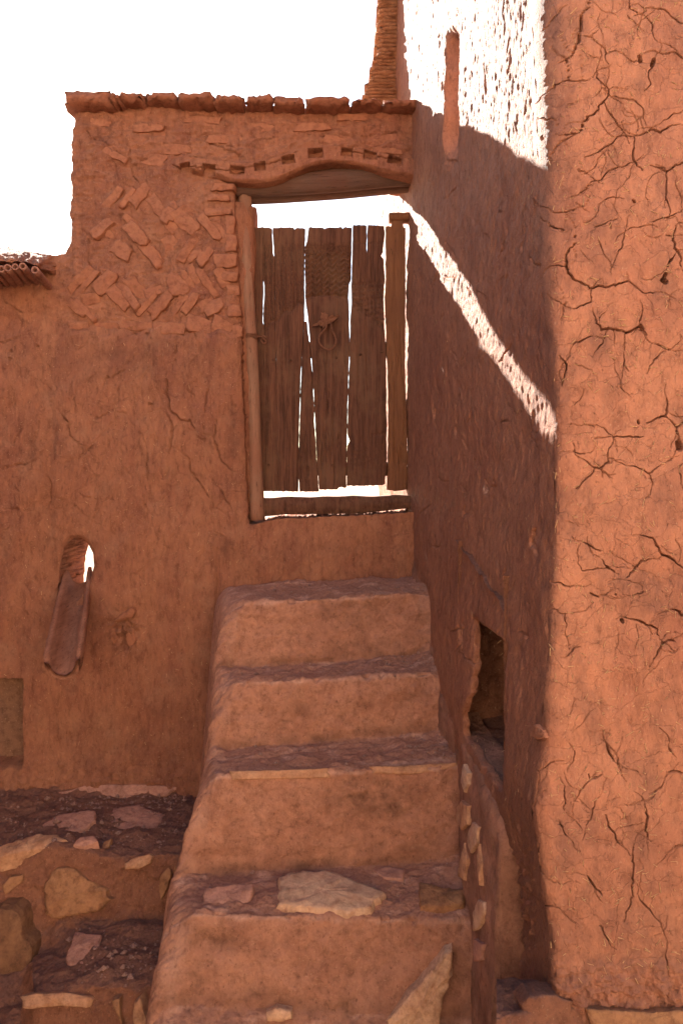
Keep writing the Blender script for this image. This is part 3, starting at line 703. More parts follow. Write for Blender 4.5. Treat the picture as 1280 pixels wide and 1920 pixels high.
    arc = np.concatenate([[0], np.cumsum(np.linalg.norm(np.diff((pa + pb) / 2, axis=0), axis=1))])
    nose = [arc[np.nonzero(ti == k)[0][0]] for k in (3, 5, 7, 9)]
    dn = np.min([np.abs(arc[:, None] - q_ + .006 + noise2(X / .05, X * 0 + q_ * 9, 98) * .007) for q_ in nose], axis=0)
    wear = np.exp(-(dn / (.007 + .004 * noise2(X / .09, Lp / .3, 99))) ** 2) * np.clip(.55 + .8 * noise2(X / .07, Lp / .5, 100), 0, .9)
    sho = np.zeros(m); sho[len(q):len(q) + len(w)] = np.sin(np.linspace(0, np.pi, len(w)))
    wear = np.maximum(wear, .55 * sho[None] * np.clip(.3 + noise2(X / .08, Lp / .12, 101), 0, 1))
    wear = np.maximum(wear, .8 * tread * np.clip(fbm(X / .12, Lp / .05, 4, .65, 103) * 1.5 - .25, 0, 1))
    chip = np.exp(-((arc[:, None] - np.array([nose[int(np.argmin(np.abs(np.array(nose) - a_)))] for a_ in arc])[:, None]) / .014) ** 2)
    P = P - N * (chip * (np.clip(fbm(X / .06, X * 0 + np.round(Lp * 2), 3, .6, 105) - .05, 0, 1) * .030))[..., None]
    stain_shade = np.zeros((n, m))
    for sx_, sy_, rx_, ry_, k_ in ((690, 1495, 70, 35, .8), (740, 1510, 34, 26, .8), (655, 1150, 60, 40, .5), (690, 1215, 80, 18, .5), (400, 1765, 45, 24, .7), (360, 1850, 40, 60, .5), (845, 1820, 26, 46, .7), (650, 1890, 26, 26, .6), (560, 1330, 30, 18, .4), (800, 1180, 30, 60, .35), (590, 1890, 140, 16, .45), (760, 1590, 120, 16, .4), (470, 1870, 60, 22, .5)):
        stain_shade = np.maximum(stain_shade, k_ * np.exp(-np.hypot((PX - sx_) / rx_, (PY - sy_) / ry_) ** 2) * np.clip(.7 + .8 * fbm(PX / 30, PY / 24, 4, .65, 102), 0, 1.2))
    # darker band along the inner corners of the treads
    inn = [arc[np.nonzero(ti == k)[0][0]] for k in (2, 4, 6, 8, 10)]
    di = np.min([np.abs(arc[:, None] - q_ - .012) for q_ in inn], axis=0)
    stain_shade = np.maximum(stain_shade, .55 * np.exp(-(di / .022) ** 2) * np.clip(.6 + noise2(X / .06, Lp / .1, 104), 0, 1))
    o = mk('staircase', P.reshape(-1, 3), gridq(n, m, True), M_STEP, attrs={'wear': np.clip(wear, 0, 1), 'stain_shade': np.clip(stain_shade, 0, 1)})
    tag(o, 'flight of worn mud steps with flat stones set in, climbing to the door', 'stairs')
    return o, Surf(P)
STAIRS, S_STEP = staircase()

# curb between steps and tower
def curb():
    Dr = np.concatenate([np.arange(3.36, 1.955, -.0062), np.full(1, 1.945), np.full(1, 1.935), np.full(12, 1.925)])
    nD = len(Dr)
    xR = np.interp(Dr, [1.9, 2.19, 2.45, 2.6, 2.714, 2.94, 3.36], [.405, .405, .418, .400, .378, .358, .338])
    zst = np.interp(Dr, [1.9, 2.15, 2.2, 2.44, 2.48, 2.71, 2.74, 2.94, 2.96, 3.36], [-.15, -.12, .20, .24, .50, .58, .80, .87, 1.10, 1.15]) - .06
    zc = HC + np.interp(Dr, [1.93, 2.0, 2.1, 2.35, 2.5, 2.75, 3.0, 3.2, 3.36], [-1.02, -.965, -.945, -.93, -.93, -.84, -.66, -.50, -.40])
    drop = np.zeros(nD); drop[-13:] = np.linspace(0, 1.0, 13) * (zc[-1] + .1)
    w = np.linspace(0, 1, 64)
    P = np.zeros((nD, len(w), 3))
    for i in range(nD):
        z0, z1 = zst[i], zc[i]; D = Dr[i]
        xr = float(reveal_x(np.array(D), np.array(z1))); xt = xR[i] + (xr - xR[i]) * .62
        c = np.array([(xR[i] - .012, z0), (xR[i], z0 + .04), (xR[i] + (xt - xR[i]) * .55, z0 + (z1 - z0) * .6), (xt, z1 - .02), (xt + .02, z1), (xr + .10, z1 + .012)])
        L = np.concatenate([[0], np.cumsum(np.hypot(*np.diff(c, axis=0).T))]); L /= L[-1]
        P[i, :, 0] = np.interp(w, L, c[:, 0]); P[i, :, 2] = np.interp(w, L, c[:, 1]) ; P[i, :, 1] = D
    k = 3
    for _ in range(5):
        P[:, 1:-1] = .5 * P[:, 1:-1] + .25 * (P[:, :-2] + P[:, 2:])
        P[1:-14] = .5 * P[1:-14] + .25 * (P[:-15] + P[2:-13])
    P[:, :, 2] -= drop[:, None]; P[:, :, 1] -= (drop * .05)[:, None]
    P[-13:, :, 0] += 0
    N = grid_normals(P); s = np.sign(np.sum(N * np.array([-1, -.3, .5]), -1, keepdims=True)); s[s == 0] = 1; N *= s
    a = P[..., 1]; b = P[..., 2] + P[..., 0]
    d = fbm(a / .2, b / .2, 3, .5, 95) * .012 + fbm(a / .05, b / .06, 3, .55, 96) * .004 + fbm(a / .015, b / .015, 2, .5, 97) * .0012
    P = P + N * d[..., None]
    o = mk('curb', P.reshape(-1, 3), gridq(nD, len(w), False), M_STEP, STAIRS, attrs={'stain_shade': np.clip(.38 + .35 * fbm(a / .12, b / .12, 4, .6, 260), 0, .8)})
    return Surf(P)
S_CURB = curb()

# ------------------------------------------------------------------ ledges
def sweep(name, lines, px0, px1, npx, mat, amp, seed, label, cat):
    """lines: (depth, [(px, py)...]) from back to front"""
    cols = np.linspace(px0, px1, npx)
    C = np.zeros((len(lines), npx, 3))
    for i, (D, pts) in enumerate(lines):
        p = np.array(pts, float); py = np.interp(cols, p[:, 0], p[:, 1])
        C[i] = np.stack([(cols - CX) * D / F, np.full(npx, D), HC - (py - Y0) * D / F], -1)
    seg = np.linalg.norm(np.diff(C.mean(1), axis=0), axis=1); rows = []
    for i, s in enumerate(seg):
        k = max(2, int(s / .0065))
        for j in range(k): rows.append(C[i] * (1 - j / k) + C[i + 1] * (j / k))
    rows.append(C[-1]); P = np.array(rows)
    for _ in range(10): P[1:-1] = .5 * P[1:-1] + .25 * (P[:-2] + P[2:])
    N = grid_normals(P); s = np.sign(np.sum(N * np.array([0, -1, 1.2]), -1, keepdims=True)); s[s == 0] = 1; N *= s
    L = np.arange(len(P))[:, None] * .0065 * np.ones((1, npx)); X = P[..., 0]
    d = fbm(X / .22, L / .2, 3, .55, seed) * .018 * amp + fbm(X / .06, L / .05, 4, .6, seed + 1) * .008 * amp + fbm(X / .014, L / .014, 2, .6, seed + 2) * .0018 * amp
    P = P + N * d[..., None]
    o = mk(name, P.reshape(-1, 3), gridq(*P.shape[:2], True), mat)
    tag(o, label, cat)
    return o, Surf(P)

LEDGE, S_LEDGE = sweep('stone_ledge', [(3.42, [(-200, 1440), (460, 1465)]), (3.26, [(-200, 1478), (100, 1492), (460, 1500)]), (2.72, [(-200, 1622), (0, 1612), (60, 1594), (130, 1588), (200, 1604), (300, 1602), (460, 1590)]),
    (2.66, [(-200, 1700), (0, 1690), (90, 1720), (250, 1730), (460, 1720)]), (2.60, [(-200, 1800), (60, 1790), (110, 1768), (160, 1745), (300, 1735), (460, 1720)]), (2.30, [(-200, 1960), (40, 1940), (60, 1858), (180, 1850), (300, 1845), (460, 1850)]),
    (2.26, [(-200, 2040), (40, 1990), (180, 1930), (300, 1905), (460, 1900)]), (2.1, [(-200, 2100), (460, 2010)]), (1.9, [(-200, 2260), (460, 2190)])], -200, 420, 300, M_LEDGE, 1.0, 110,
    'rough ledge of stones bedded in mud under the water spout, beside the stairs', 'ledge')
PLINTH, S_PLINTH = sweep('stone_plinth', [(1.76, [(930, 1835), (1500, 1835)]), (1.66, [(930, 1872), (1060, 1868), (1100, 1862), (1500, 1860)]), (1.61, [(930, 1900), (1060, 1880), (1100, 1895), (1290, 1898), (1500, 1900)]),
    (1.58, [(930, 1960), (1500, 1975)]), (1.52, [(930, 2120), (1500, 2150)]), (1.40, [(930, 2500), (1500, 2500)])], 930, 1500, 240, M_LEDGE, .7, 130,
    'low dusty plinth of mud and stone under the cracked tower front', 'plinth')

# ------------------------------------------------------------------ stones set into surfaces
def plate(name, surf, poly, mat, parent, up=.010, sink=.03, rough=.12, seed=0, center=None, normal=None, dome=.35, smooth=False):
    """an irregular stone lying in the surface: poly is its outline in photo pixels"""
    rs = random.Random(seed * 7919 + 13)
    cx = sum(p[0] for p in poly) / len(poly); cy = sum(p[1] for p in poly) / len(poly)
    p0, n = surf.at(cx, cy, 16)
    if normal is not None: n = np.array(normal, float); n /= np.linalg.norm(n)
    o = np.array([0, 0, HC])
    def hit(px, py):
        r = np.array([(px - CX) / F, 1.0, -(py - Y0) / F]); t = np.dot(p0 - o, n) / np.dot(r, n); return o + r * t
    pts = []
    k = len(poly)
    per = sum(math.hypot(poly[i][0] - poly[i - 1][0], poly[i][1] - poly[i - 1][1]) for i in range(k))
    nseg = max(16, min(64, int(per / 7)))
    for i in range(k):
        a, b = poly[i], poly[(i + 1) % k]
        L = math.hypot(b[0] - a[0], b[1] - a[1]); c = max(1, round(nseg * L / per))
        for j in range(c):
            t = j / c; pts.append((a[0] + (b[0] - a[0]) * t, a[1] + (b[1] - a[1]) * t))
    W = np.array([hit(*p) for p in pts]); ce = W.mean(0); R = np.linalg.norm(W - ce, axis=1).mean()
    jit = np.array([rs.uniform(-1, 1) for _ in pts]); jit = .72 * jit + .14 * (np.roll(jit, 1) + np.roll(jit, -1))
    W = ce + (W - ce) * (1 + rough * jit)[:, None]
    m = len(W); V = []; Fc = []; sm = []
    e1 = np.cross(n, [0.0, 0, 1]); e1 = e1 if np.linalg.norm(e1) > .2 else np.array([1.0, 0, 0]); e1 /= np.linalg.norm(e1); e2 = np.cross(n, e1)
    rings = ((1.03, -sink, 0), (1.0, up * .30, .1), (.965, up * .82, .35), (.85, up * .95, .7), (.62, up, 1), (.36, up * (1 + dome * .4), 1), (.14, up * (1 + dome * .5), 1))
    for f, h, g in rings:
        for i in range(m):
            q = ce + (W[i] - ce) * f
            u_, v_ = float(np.dot(q, e1)), float(np.dot(q, e2))
            V.append(q + n * (h + g * (up * .22 + .0022) * float(fbm(np.array(u_ / .05 + seed), np.array(v_ / .05), 3, .6, 240)) + (rs.uniform(-.2, .2) * up if .9 < f < 1.02 else 0)))
    V.append(ce + n * up * (1 + dome * .5))
    area = sum(np.dot(np.cross(W[i] - ce, W[(i + 1) % m] - ce), n) for i in range(m))
    for rr in range(len(rings) - 1):
        for i in range(m):
            a, b = rr * m + i, rr * m + (i + 1) % m
            Fc.append((a, b, b + m, a + m) if area > 0 else (b, a, a + m, b + m)); sm.append(rr >= 2)
    k0 = (len(rings) - 1) * m
    for i in range(m):
        a, b = k0 + i, k0 + (i + 1) % m
        Fc.append((a, b, k0 + m) if area > 0 else (b, a, k0 + m)); sm.append(True)
    o = mkpoly(name, V, Fc, mat, parent, False)
    o.data.polygons.foreach_set('use_smooth', sm)
    return o

def bar(cx, cy, L, w, ang, rs=None, taper=.85):
    a = math.radians(ang); ca, sa = math.cos(a), math.sin(a)
    q = [(-.5, -.42), (-.46, -.5), (0, -.52), (.44, -.5 * taper), (.5, -.3), (.5, .35), (.42, .5 * taper), (-.02, .5), (-.45, .5), (-.5, .4)]
    return [(cx + x * L * ca - y * w * sa, cy + x * L * sa + y * w * ca) for x, y in q]

# herringbone stones: centre, length, width, angle (photo pixels, clockwise)
HERR = [(212, 372, 56, 17, -52), (240, 372, 52, 11, -55), (262, 368, 50, 24, -48), (298, 392, 62, 22, 52), (318, 400, 44, 16, -55), (335, 410, 66, 34, -38), (352, 420, 52, 28, 38), (395, 428, 62, 18, 50), (411, 437, 58, 20, 52),
        (190, 430, 52, 18, -38), (205, 440, 40, 14, 45), (246, 417, 36, 13, 50), (258, 440, 52, 26, 48), (228, 470, 42, 26, 30), (283, 477, 62, 20, 50), (297, 487, 58, 17, 54), (319, 457, 30, 30, -20), (352, 470, 50, 20, -58), (366, 478, 32, 14, -38), (385, 482, 40, 20, -52),
        (152, 522, 66, 18, -46), (168, 527, 50, 12, -52), (198, 530, 54, 30, -44), (222, 556, 60, 26, 47), (240, 552, 62, 17, 54), (259, 545, 66, 26, 52), (276, 570, 56, 14, -48), (302, 572, 62, 22, -48), (288, 548, 34, 20, -20), (336, 535, 44, 40, 12), (355, 530, 50, 15, 58), (372, 525, 60, 19, 56), (388, 530, 62, 16, 55),
        (145, 578, 46, 18, 40), (160, 582, 50, 12, 47), (172, 560, 34, 24, -10), (333, 578, 40, 13, -55), (357, 570, 46, 17, -55), (392, 565, 46, 18, -42), (402, 578, 40, 24, -30), (345, 560, 22, 16, 20), (415, 520, 40, 20, 62),
        (258, 612, 60, 18, 2), (320, 616, 64, 22, 4), (374, 610, 52, 30, 10), (200, 612, 50, 16, -4), (418, 612, 44, 30, 18), (148, 612, 44, 16, -3)]
JAMB = [(418, 352, 40, 14, 0), (412, 372, 44, 13, 2), (408, 399, 50, 13, -2), (432, 424, 18, 40, 0), (434, 456, 22, 34, 0), (424, 490, 44, 26, -4), (432, 520, 32, 18, 6), (438, 546, 26, 20, 0), (440, 584, 26, 26, 0), (446, 622, 18, 24, 0)]
for i, (x, y, L, w, a) in enumerate(HERR):
    plate('stone', S_WALL, bar(x, y, L, w, a), M_INSTONE, WALL, up=.006 + .011 * ((i * 7) % 5) / 5, sink=.03, rough=.22, seed=i, normal=(.10 * ((i % 3) - 1), -1, .10 * ((i % 5) - 2)), dome=.25)
for i, (x, y, L, w, a) in enumerate(JAMB):
    plate('stone', S_WALL, bar(x, y, L, w, a), M_INSTONE, WALL, up=.014, sink=.04, rough=.2, seed=80 + i, normal=(0, -1, .02 * (i % 3)), dome=.5)
TOPS = [(215, 290, 44, 14, 28), (205, 275, 30, 10, 20), (280, 300, 60, 22, 6), (330, 280, 56, 18, 0), (420, 262, 70, 14, 4), (500, 240, 60, 16, 3), (585, 238, 64, 15, -2), (660, 220, 56, 14, 4), (720, 262, 50, 16, -14), (725, 282, 54, 12, 4), (640, 262, 60, 14, 3), (380, 225, 70, 14, 2), (280, 240, 60, 14, -3), (180, 230, 50, 16, 2)]
for i, (x, y, L, w, a) in enumerate(TOPS):
    plate('stone', S_WALL, bar(x, y, L, w, a), M_INSTONE, WALL, up=.003, sink=.03, rough=.25, seed=120 + i, normal=(0, -1, 0), dome=.3)
plate('stone', S_WALL, [(214, 1163), (232, 1148), (252, 1136), (258, 1146), (250, 1156), (222, 1164)], M_INSTONE, WALL, up=.02, sink=.03, seed=140)
plate('stone', S_WALL, [(206, 1190), (216, 1180), (222, 1196), (214, 1208)], M_INSTONE, WALL, up=.016, sink=.03, seed=141)
plate('stone', S_WALL, [(238, 1186), (252, 1180), (258, 1200), (246, 1214), (240, 1206)], M_INSTONE, WALL, up=.014, sink=.03, seed=142)

def rough_box(name, lo, hi, mat, parent, nx=7, nz=3, ny=3, amp=.010, seed=0):
    """weathered block between two corners"""
    rs = np.random.default_rng(seed + 900)
    def face(n, m): return gridq(n, m)
    lo = np.array(lo, float); hi = np.array(hi, float)
    a = np.linspace(0, 1, nx); b = np.linspace(0, 1, ny); c = np.linspace(0, 1, nz)
    idx = {}; V = []
    def vid(i, j, k):
        if (i, j, k) not in idx:
            p = lo + (hi - lo) * np.array([a[i], b[j], c[k]])
            corner = (i in (0, nx - 1)) + (j in (0, ny - 1)) + (k in (0, nz - 1))
            pull = .12 if corner >= 2 else 0
            cen = (lo + hi) / 2; p = p + (cen - p) * np.array([pull * .25, pull, pull]) + rs.normal(0, amp, 3) * np.array([.8, .8, .6])
            idx[(i, j, k)] = len(V); V.append(p)
        return idx[(i, j, k)]
    Fc = []
    for i in range(nx - 1):
        for k in range(nz - 1):
            Fc.append((vid(i, 0, k), vid(i + 1, 0, k), vid(i + 1, 0, k + 1), vid(i, 0, k + 1)))
            Fc.append((vid(i + 1, ny - 1, k), vid(i, ny - 1, k), vid(i, ny - 1, k + 1), vid(i + 1, ny - 1, k + 1)))
        for j in range(ny - 1):
            Fc.append((vid(i, j, nz - 1), vid(i + 1, j, nz - 1), vid(i + 1, j + 1, nz - 1), vid(i, j + 1, nz - 1)))
            Fc.append((vid(i, j + 1, 0), vid(i + 1, j + 1, 0), vid(i + 1, j, 0), vid(i, j, 0)))
    for j in range(ny - 1):
        for k in range(nz - 1):
            Fc.append((vid(0, j + 1, k), vid(0, j, k), vid(0, j, k + 1), vid(0, j + 1, k + 1)))
            Fc.append((vid(nx - 1, j, k), vid(nx - 1, j + 1, k), vid(nx - 1, j + 1, k + 1), vid(nx - 1, j, k + 1)))
    return mkpoly(name, V, Fc, mat, parent, True)

block_wall('house_front', (-9, -5.1, -.2), (9, -4.5, 5), M_PLASTER)  # added out of view to bounce warm sunlight onto the front faces
block_wall('house_wall', (-6, 3.37, -.2), (-2.12, 3.72, 5.2), M_WALL)  # added out of view to keep sun off the near ground
block_wall('yard_wall', (-3.3, -3, -.2), (-2.7, 3.2, 2.95), M_WALL)  # added out of view to cut sky light from the left

# coping slabs
COPE = [(116, 166, 206, 196), (205, 172, 224, 194), (222, 172, 268, 190), (270, 170, 330, 190), (332, 172, 399, 192), (401, 175, 455, 196), (460, 174, 510, 196), (512, 180, 568, 200), (572, 181, 655, 199), (659, 180, 715, 198), (718, 184, 784, 202)]
for i, (x0, y0, x1, y1) in enumerate(COPE):
    df = DW - .075 + .02 * ((i * 5) % 4) / 4
    a = U(x0, y1 - 5, df); b = U(x1, y0 + (i * 3) % 4, df)
    rough_box('coping_slab', (a[0], df, a[2]), (b[0], DW + .36, b[2] + .004 * (i % 3)), M_COPING, WALL, 10, 5, 7, .0065, i)
# mud body behind the slabs so light does not leak between them
# ------------------------------------------------------------------ arched moulding over the door
def moulding():
    top = [(308, 296), (330, 293), (400, 300), (450, 306), (482, 304), (515, 296), (545, 284), (580, 277), (620, 274), (680, 279), (720, 288), (778, 300)]
    bot = [(308, 300), (330, 314), (360, 326), (400, 333), (440, 344), (485, 346), (520, 341), (545, 330), (580, 314), (620, 306), (680, 313), (720, 326), (778, 334)]
    xs = np.arange(308, 779, 1.2); v = np.linspace(0, 1, 44)
    T = np.array(top, float); B = np.array(bot, float)
    yt = np.interp(xs, T[:, 0], T[:, 1]); yb = np.interp(xs, B[:, 0], B[:, 1])
    for _ in range(60):
        yt[1:-1] = .5 * yt[1:-1] + .25 * (yt[:-2] + yt[2:]); yb[1:-1] = .5 * yb[1:-1] + .25 * (yb[:-2] + yb[2:])
    X = np.repeat(xs[:, None], len(v), 1); Y = yt[:, None] * (1 - v) + yb[:, None] * v
    prof = np.interp(v, [0, .06, .12, .5, .88, .95, 1], [-1.2, .75, 1, 1.05, 1.1, .9, .5])[None, :]
    d = .030 * prof * sstep(300, 375, X) - .034 * (1 - sstep(308, 345, X)) + fbm(X / 30, Y / 14, 3, .5, 150) * .004 + fbm(X / 6, Y / 6, 2, .5, 151) * .0012
    d -= .036 * sstep(.78, 1.0, v)[None, :] * (1 - sstep(360, 450, X))
    holes = [(348, 316, -4), (393, 321, 6), (446, 323, 2), (488, 315, -4), (541, 303, -8), (592, 291, -4), (650, 289, 4), (694, 294, 6), (740, 303, 8)]
    for i, (hx, hy, a) in enumerate(holes):
        t = math.radians(a); dx = (X - hx) * math.cos(t) + (Y - hy) * math.sin(t); dy = -(X - hx) * math.sin(t) + (Y - hy) * math.cos(t)
        hw = 10.5 + (i % 3) * 1.5; hh = 8.2 + (i % 2)
        e = np.minimum(hw - np.abs(dx) + noise2(X / 5, Y / 5, i) * .8, hh - np.abs(dy) + noise2(X / 5, Y / 5, i + 40) * .8)
        dep = [.05, .07, .045, .065, .065, .07, .06, .07, .07][i]
        d = d - dep * sstep(-.4, 1.6, e)
    line = [(312, 304)] + [(h[0], h[1]) for h in holes]
    d -= carve(X, Y, [(1.8, line[i:i + 2]) for i in range(len(line) - 1) if i not in (5, 6)], .020, 12, .3)
    d -= carve(X, Y, [(1.6, [(545, 340), (580, 318), (640, 312), (700, 322)]), (1.4, [(520, 305), (560, 288)])], .01, 13)
    P = np.stack([(X - CX) * K, DW - d + .004, HC - (Y - Y0) * K], -1)
    n, m = X.shape
    V, Q = thicken(P.reshape(-1, 3), gridq(n, m), (0, .10, 0), 1, cap=False)
    mk('arched_moulding', V, Q, M_WALL, WALL)
    # soffit under the arch: back filling above the lintel
moulding()

# ------------------------------------------------------------------ door frame
def tube(name, pts, rad, mat, parent, n=16, amp=.06, seed=0, flat=1.0, sub=8, caps=True):
    rs = np.random.default_rng(seed + 50)
    pts = np.array(pts, float); rad = np.array(rad, float)
    t = np.linspace(0, len(pts) - 1, (len(pts) - 1) * sub + 1)
    ii = np.arange(len(pts))
    C = np.stack([np.interp(t, ii, pts[:, k]) for k in range(3)], 1); R = np.interp(t, ii, rad)
    for _ in range(sub // 2):
        C[1:-1] = .5 * C[1:-1] + .25 * (C[:-2] + C[2:])
    T = np.gradient(C, axis=0); T /= np.linalg.norm(T, axis=1)[:, None]
    ref = np.array([0, 1.0, 0]) if abs(T[0][1]) < .8 else np.array([0, 0, 1.0])
    A = np.cross(T, ref); A /= np.linalg.norm(A, axis=1)[:, None]; B = np.cross(T, A)
    th = np.linspace(0, 2 * np.pi, n, endpoint=False)
    r = R[:, None] * (1 + amp * (fbm(np.cos(th)[None] * 1.2 + np.zeros((len(t), 1)), np.sin(th)[None] * 1.2 + t[:, None] / sub * .8, 3, .5, seed)))
    P = C[:, None] + A[:, None] * (r * np.cos(th))[..., None] + B[:, None] * (r * np.sin(th) * flat)[..., None]
    V = P.reshape(-1, 3); Q = []
    L = len(t)
    Fc = []
    for i in range(L - 1):
        for k in range(n):
            a, b = i * n + k, i * n + (k + 1) % n; Fc.append((a, b, b + n, a + n))
    if caps:
        Fc.append(tuple(range(n))[::-1]); Fc.append(tuple((L - 1) * n + k for k in range(n)))
    return mkpoly(name, V, Fc, mat, parent, True)

tube('lintel_log', [U(425, 352, 3.44), U(520, 348, 3.44), U(640, 338, 3.44), U(720, 330, 3.44), U(800, 330, 3.44)], [.050, .052, .058, .055, .045], M_BEAM, WALL, 20, .10, 1)
tube('lintel_log', [U(425, 371, 3.50), U(520, 366, 3.50), U(640, 358, 3.50), U(720, 351, 3.50), U(800, 345, 3.50)], [.036, .040, .040, .038, .034], M_BEAM, WALL, 18, .10, 2)
tube('lintel_log', [U(425, 342, 3.64), U(520, 344, 3.64), U(640, 334, 3.64), U(800, 328, 3.64)], [.060, .058, .060, .055], M_BEAM, WALL, 16, .08, 3)
plate('stone', S_WALL, bar(640, 330, 150, 34, -3), M_INSTONE, WALL, up=.01, sink=.08, rough=.06, seed=160, normal=(0, -1, .05)) if False else None
tube('door_post', [U(459, 366, 3.45), U(460, 430, 3.44), U(463, 540, 3.43), U(470, 640, 3.43), U(476, 760, 3.43), U(479, 870, 3.43), U(482, 975, 3.43)], [.033, .034, .033, .034, .032, .033, .040], M_POST, WALL, 18, .09, 5)
# the plaster filling behind the post
rough_box('jamb_backing', U(425, 985, 3.40), U(474, 345, 3.40) + np.array([0, .28, 0]), M_WALL, WALL, 4, 20, 4, .006, 31)

def relief_sheet(name, X, Y, d, D, mat, parent, thick, cap=True):
    kk = D / F
    P = np.stack([(X - CX) * kk, D - d, HC - (Y - Y0) * kk], -1)
    V, Q = thicken(P.reshape(-1, 3), gridq(*X.shape), (0, thick, 0), 1, cap)
    return mk(name, V, Q, mat, parent)

def sill():
    xs = np.arange(462, 800, 3.0); v = np.linspace(0, 1, 15)
    yt = 934 + noise2(xs / 40, xs * 0, 170) * 2 - (xs - 462) * .008 * 2; yb = np.interp(xs, [462, 535, 600, 680, 740, 776, 800], [974, 967.0, 966.5, 965, 958, 954, 954]) + noise2(xs / 18, xs * 0, 171) * 1.0 - 2.2
    X = np.repeat(xs[:, None], 15, 1); Y = yt[:, None] * (1 - v) + yb[:, None] * v
    d = .012 * np.sin(v * np.pi)[None] + fbm(X / 25, Y / 10, 3, .5, 172) * .004
    relief_sheet('door_sill', X, Y, d, 3.44, M_DOOR, WALL, .10)
sill()

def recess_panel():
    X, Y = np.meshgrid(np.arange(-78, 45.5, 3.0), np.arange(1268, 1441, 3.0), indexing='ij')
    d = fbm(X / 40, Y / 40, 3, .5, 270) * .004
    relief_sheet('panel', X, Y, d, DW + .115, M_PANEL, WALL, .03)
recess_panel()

# ------------------------------------------------------------------ the door
DOOR = empty('wooden_door', tuple(U(480, 930, 3.50)))
tag(DOOR, 'weathered plank door with carved arch and iron ring knocker above the stairs', 'door')
DD = 3.49
def plank(left, right, top, bot, mat, seed, carvef=None, D=DD, thick=.032):
    y0 = min(p[1] for p in top); y1 = max(p[1] for p in bot)
    rows = np.linspace(0, 1, int((y1 - y0) / 2.2)); 
    wmax = max(r[0] - l[0] for l, r in zip(left, right)); ncol = max(6, int(wmax / 1.9))
    cols = np.linspace(0, 1, ncol)
    Lp = np.array(left, float); Rp = np.array(right, float); Tp = np.array(top, float); Bp = np.array(bot, float)
    # a first guess of x at mid height gives the ends
    xm = Lp[:, 0].mean() * (1 - cols) + Rp[:, 0].mean() * cols
    xt = np.interp(Tp[0, 1], Lp[:, 1], Lp[:, 0]) * (1 - cols) + np.interp(Tp[0, 1], Rp[:, 1], Rp[:, 0]) * cols
    xb = np.interp(Bp[0, 1], Lp[:, 1], Lp[:, 0]) * (1 - cols) + np.interp(Bp[0, 1], Rp[:, 1], Rp[:, 0]) * cols
    yt = np.interp(xt, Tp[:, 0], Tp[:, 1]) + noise2(xt / 5, xt * 0, seed) * 1.6; yb = np.interp(xb, Bp[:, 0], Bp[:, 1]) + noise2(xb / 6, xb * 0, seed + 1) * 1.4
    Y = yt[None] * (1 - rows[:, None]) + yb[None] * rows[:, None]
    wl_ = noise2(Y / 30, Y * 0 + seed, 180) * .9 + noise2(Y / 9, Y * 0 + seed, 181) * .5
    wr_ = noise2(Y / 30, Y * 0 + seed + 9, 182) * .9 + noise2(Y / 9, Y * 0 + seed + 9, 183) * .5
    xl = np.interp(Y, Lp[:, 1], Lp[:, 0]) + wl_; xr = np.interp(Y, Rp[:, 1], Rp[:, 0]) + wr_
    X = xl * (1 - cols[None]) + xr * cols[None]
    d = fbm(X / 60, Y / 220, 2, .5, seed + 3) * .006 + fbm(X / 6, Y / 120, 3, .6, seed + 4) * .0016
    d -= .006 * np.clip(noise2(X / 5.5, Y / 150, seed + 5) - .38, 0, 1) / .3
    d -= .004 * np.exp(-np.minimum(cols, 1 - cols)[None] * wmax / 2.0)
    if carvef is not None: d += carvef(X, Y)
    P = np.stack([(X - CX) * D / F, D - d, HC - (Y - Y0) * D / F], -1).transpose(1, 0, 2)
    V, Q = thicken(np.ascontiguousarray(P).reshape(-1, 3), gridq(P.shape[0], P.shape[1]), (0, thick, 0), 1, True)
    o = mk('plank', V, Q, mat); keep(o, DOOR); return o
def arch(X): return 552 + ((X - 612) / 118) ** 2 * 62
def tri(t): return np.abs((t % 1) - .5) * 4 - 1
def carve_mid(X, Y):
    m = sstep(4, -4, Y - arch(X)) 
    m2 = sstep(452, 462, Y)
    w = np.sin(2 * np.pi * (Y / 10.5 + .42 * tri(X / 15) + .15 * noise2(X / 18, Y / 18, 190)))
    dots = np.sin(X * 2 * np.pi / 6) * np.sin(Y * 2 * np.pi / 7)
    z = np.where(Y > 470, w, dots)
    return m * m2 * (z * .010 - .006) - .012 * np.exp(-((Y - arch(X)) / 2.2) ** 2) + carve_lo(X, Y)
def carve_left(X, Y):
    m = sstep(6, -6, Y - arch(X) - 6) * sstep(450, 470, Y)
    z = np.sin(X * 2 * np.pi / 7 + .4 * noise2(X / 12, Y / 30, 192)) * (.5 + .5 * np.sin(Y * 2 * np.pi / 9 + noise2(X / 20, Y / 20, 193) * 2))
    return m * (z * .010 - .006) - .011 * np.exp(-((Y - arch(X) - 6 - 6 * tri(X / 26)) / 2.6) ** 2) * (X > 490)
def carve_right(X, Y):
    m = sstep(4, -4, Y - arch(X) - 16) * sstep(520, 535, Y)
    z = tri(X / 13 + Y / 24) * tri(X / 15 - Y / 17)
    g = sstep(1.2, .0, np.abs(Y - 455)) + np.exp(-((Y - 585 - (X - 690) * .9) / 2.4) ** 2) * (Y > 545) * (Y < 620)
    return m * (z * .009 - .004) - .010 * g - .006 * np.exp(-((Y - 815 - 6 * noise2(X / 9, Y * 0, 195)) / 3) ** 2) * sstep(690, 705, X) + sstep(820, 840, Y) * fbm(X / 7, Y / 7, 3, .6, 194) * .0028
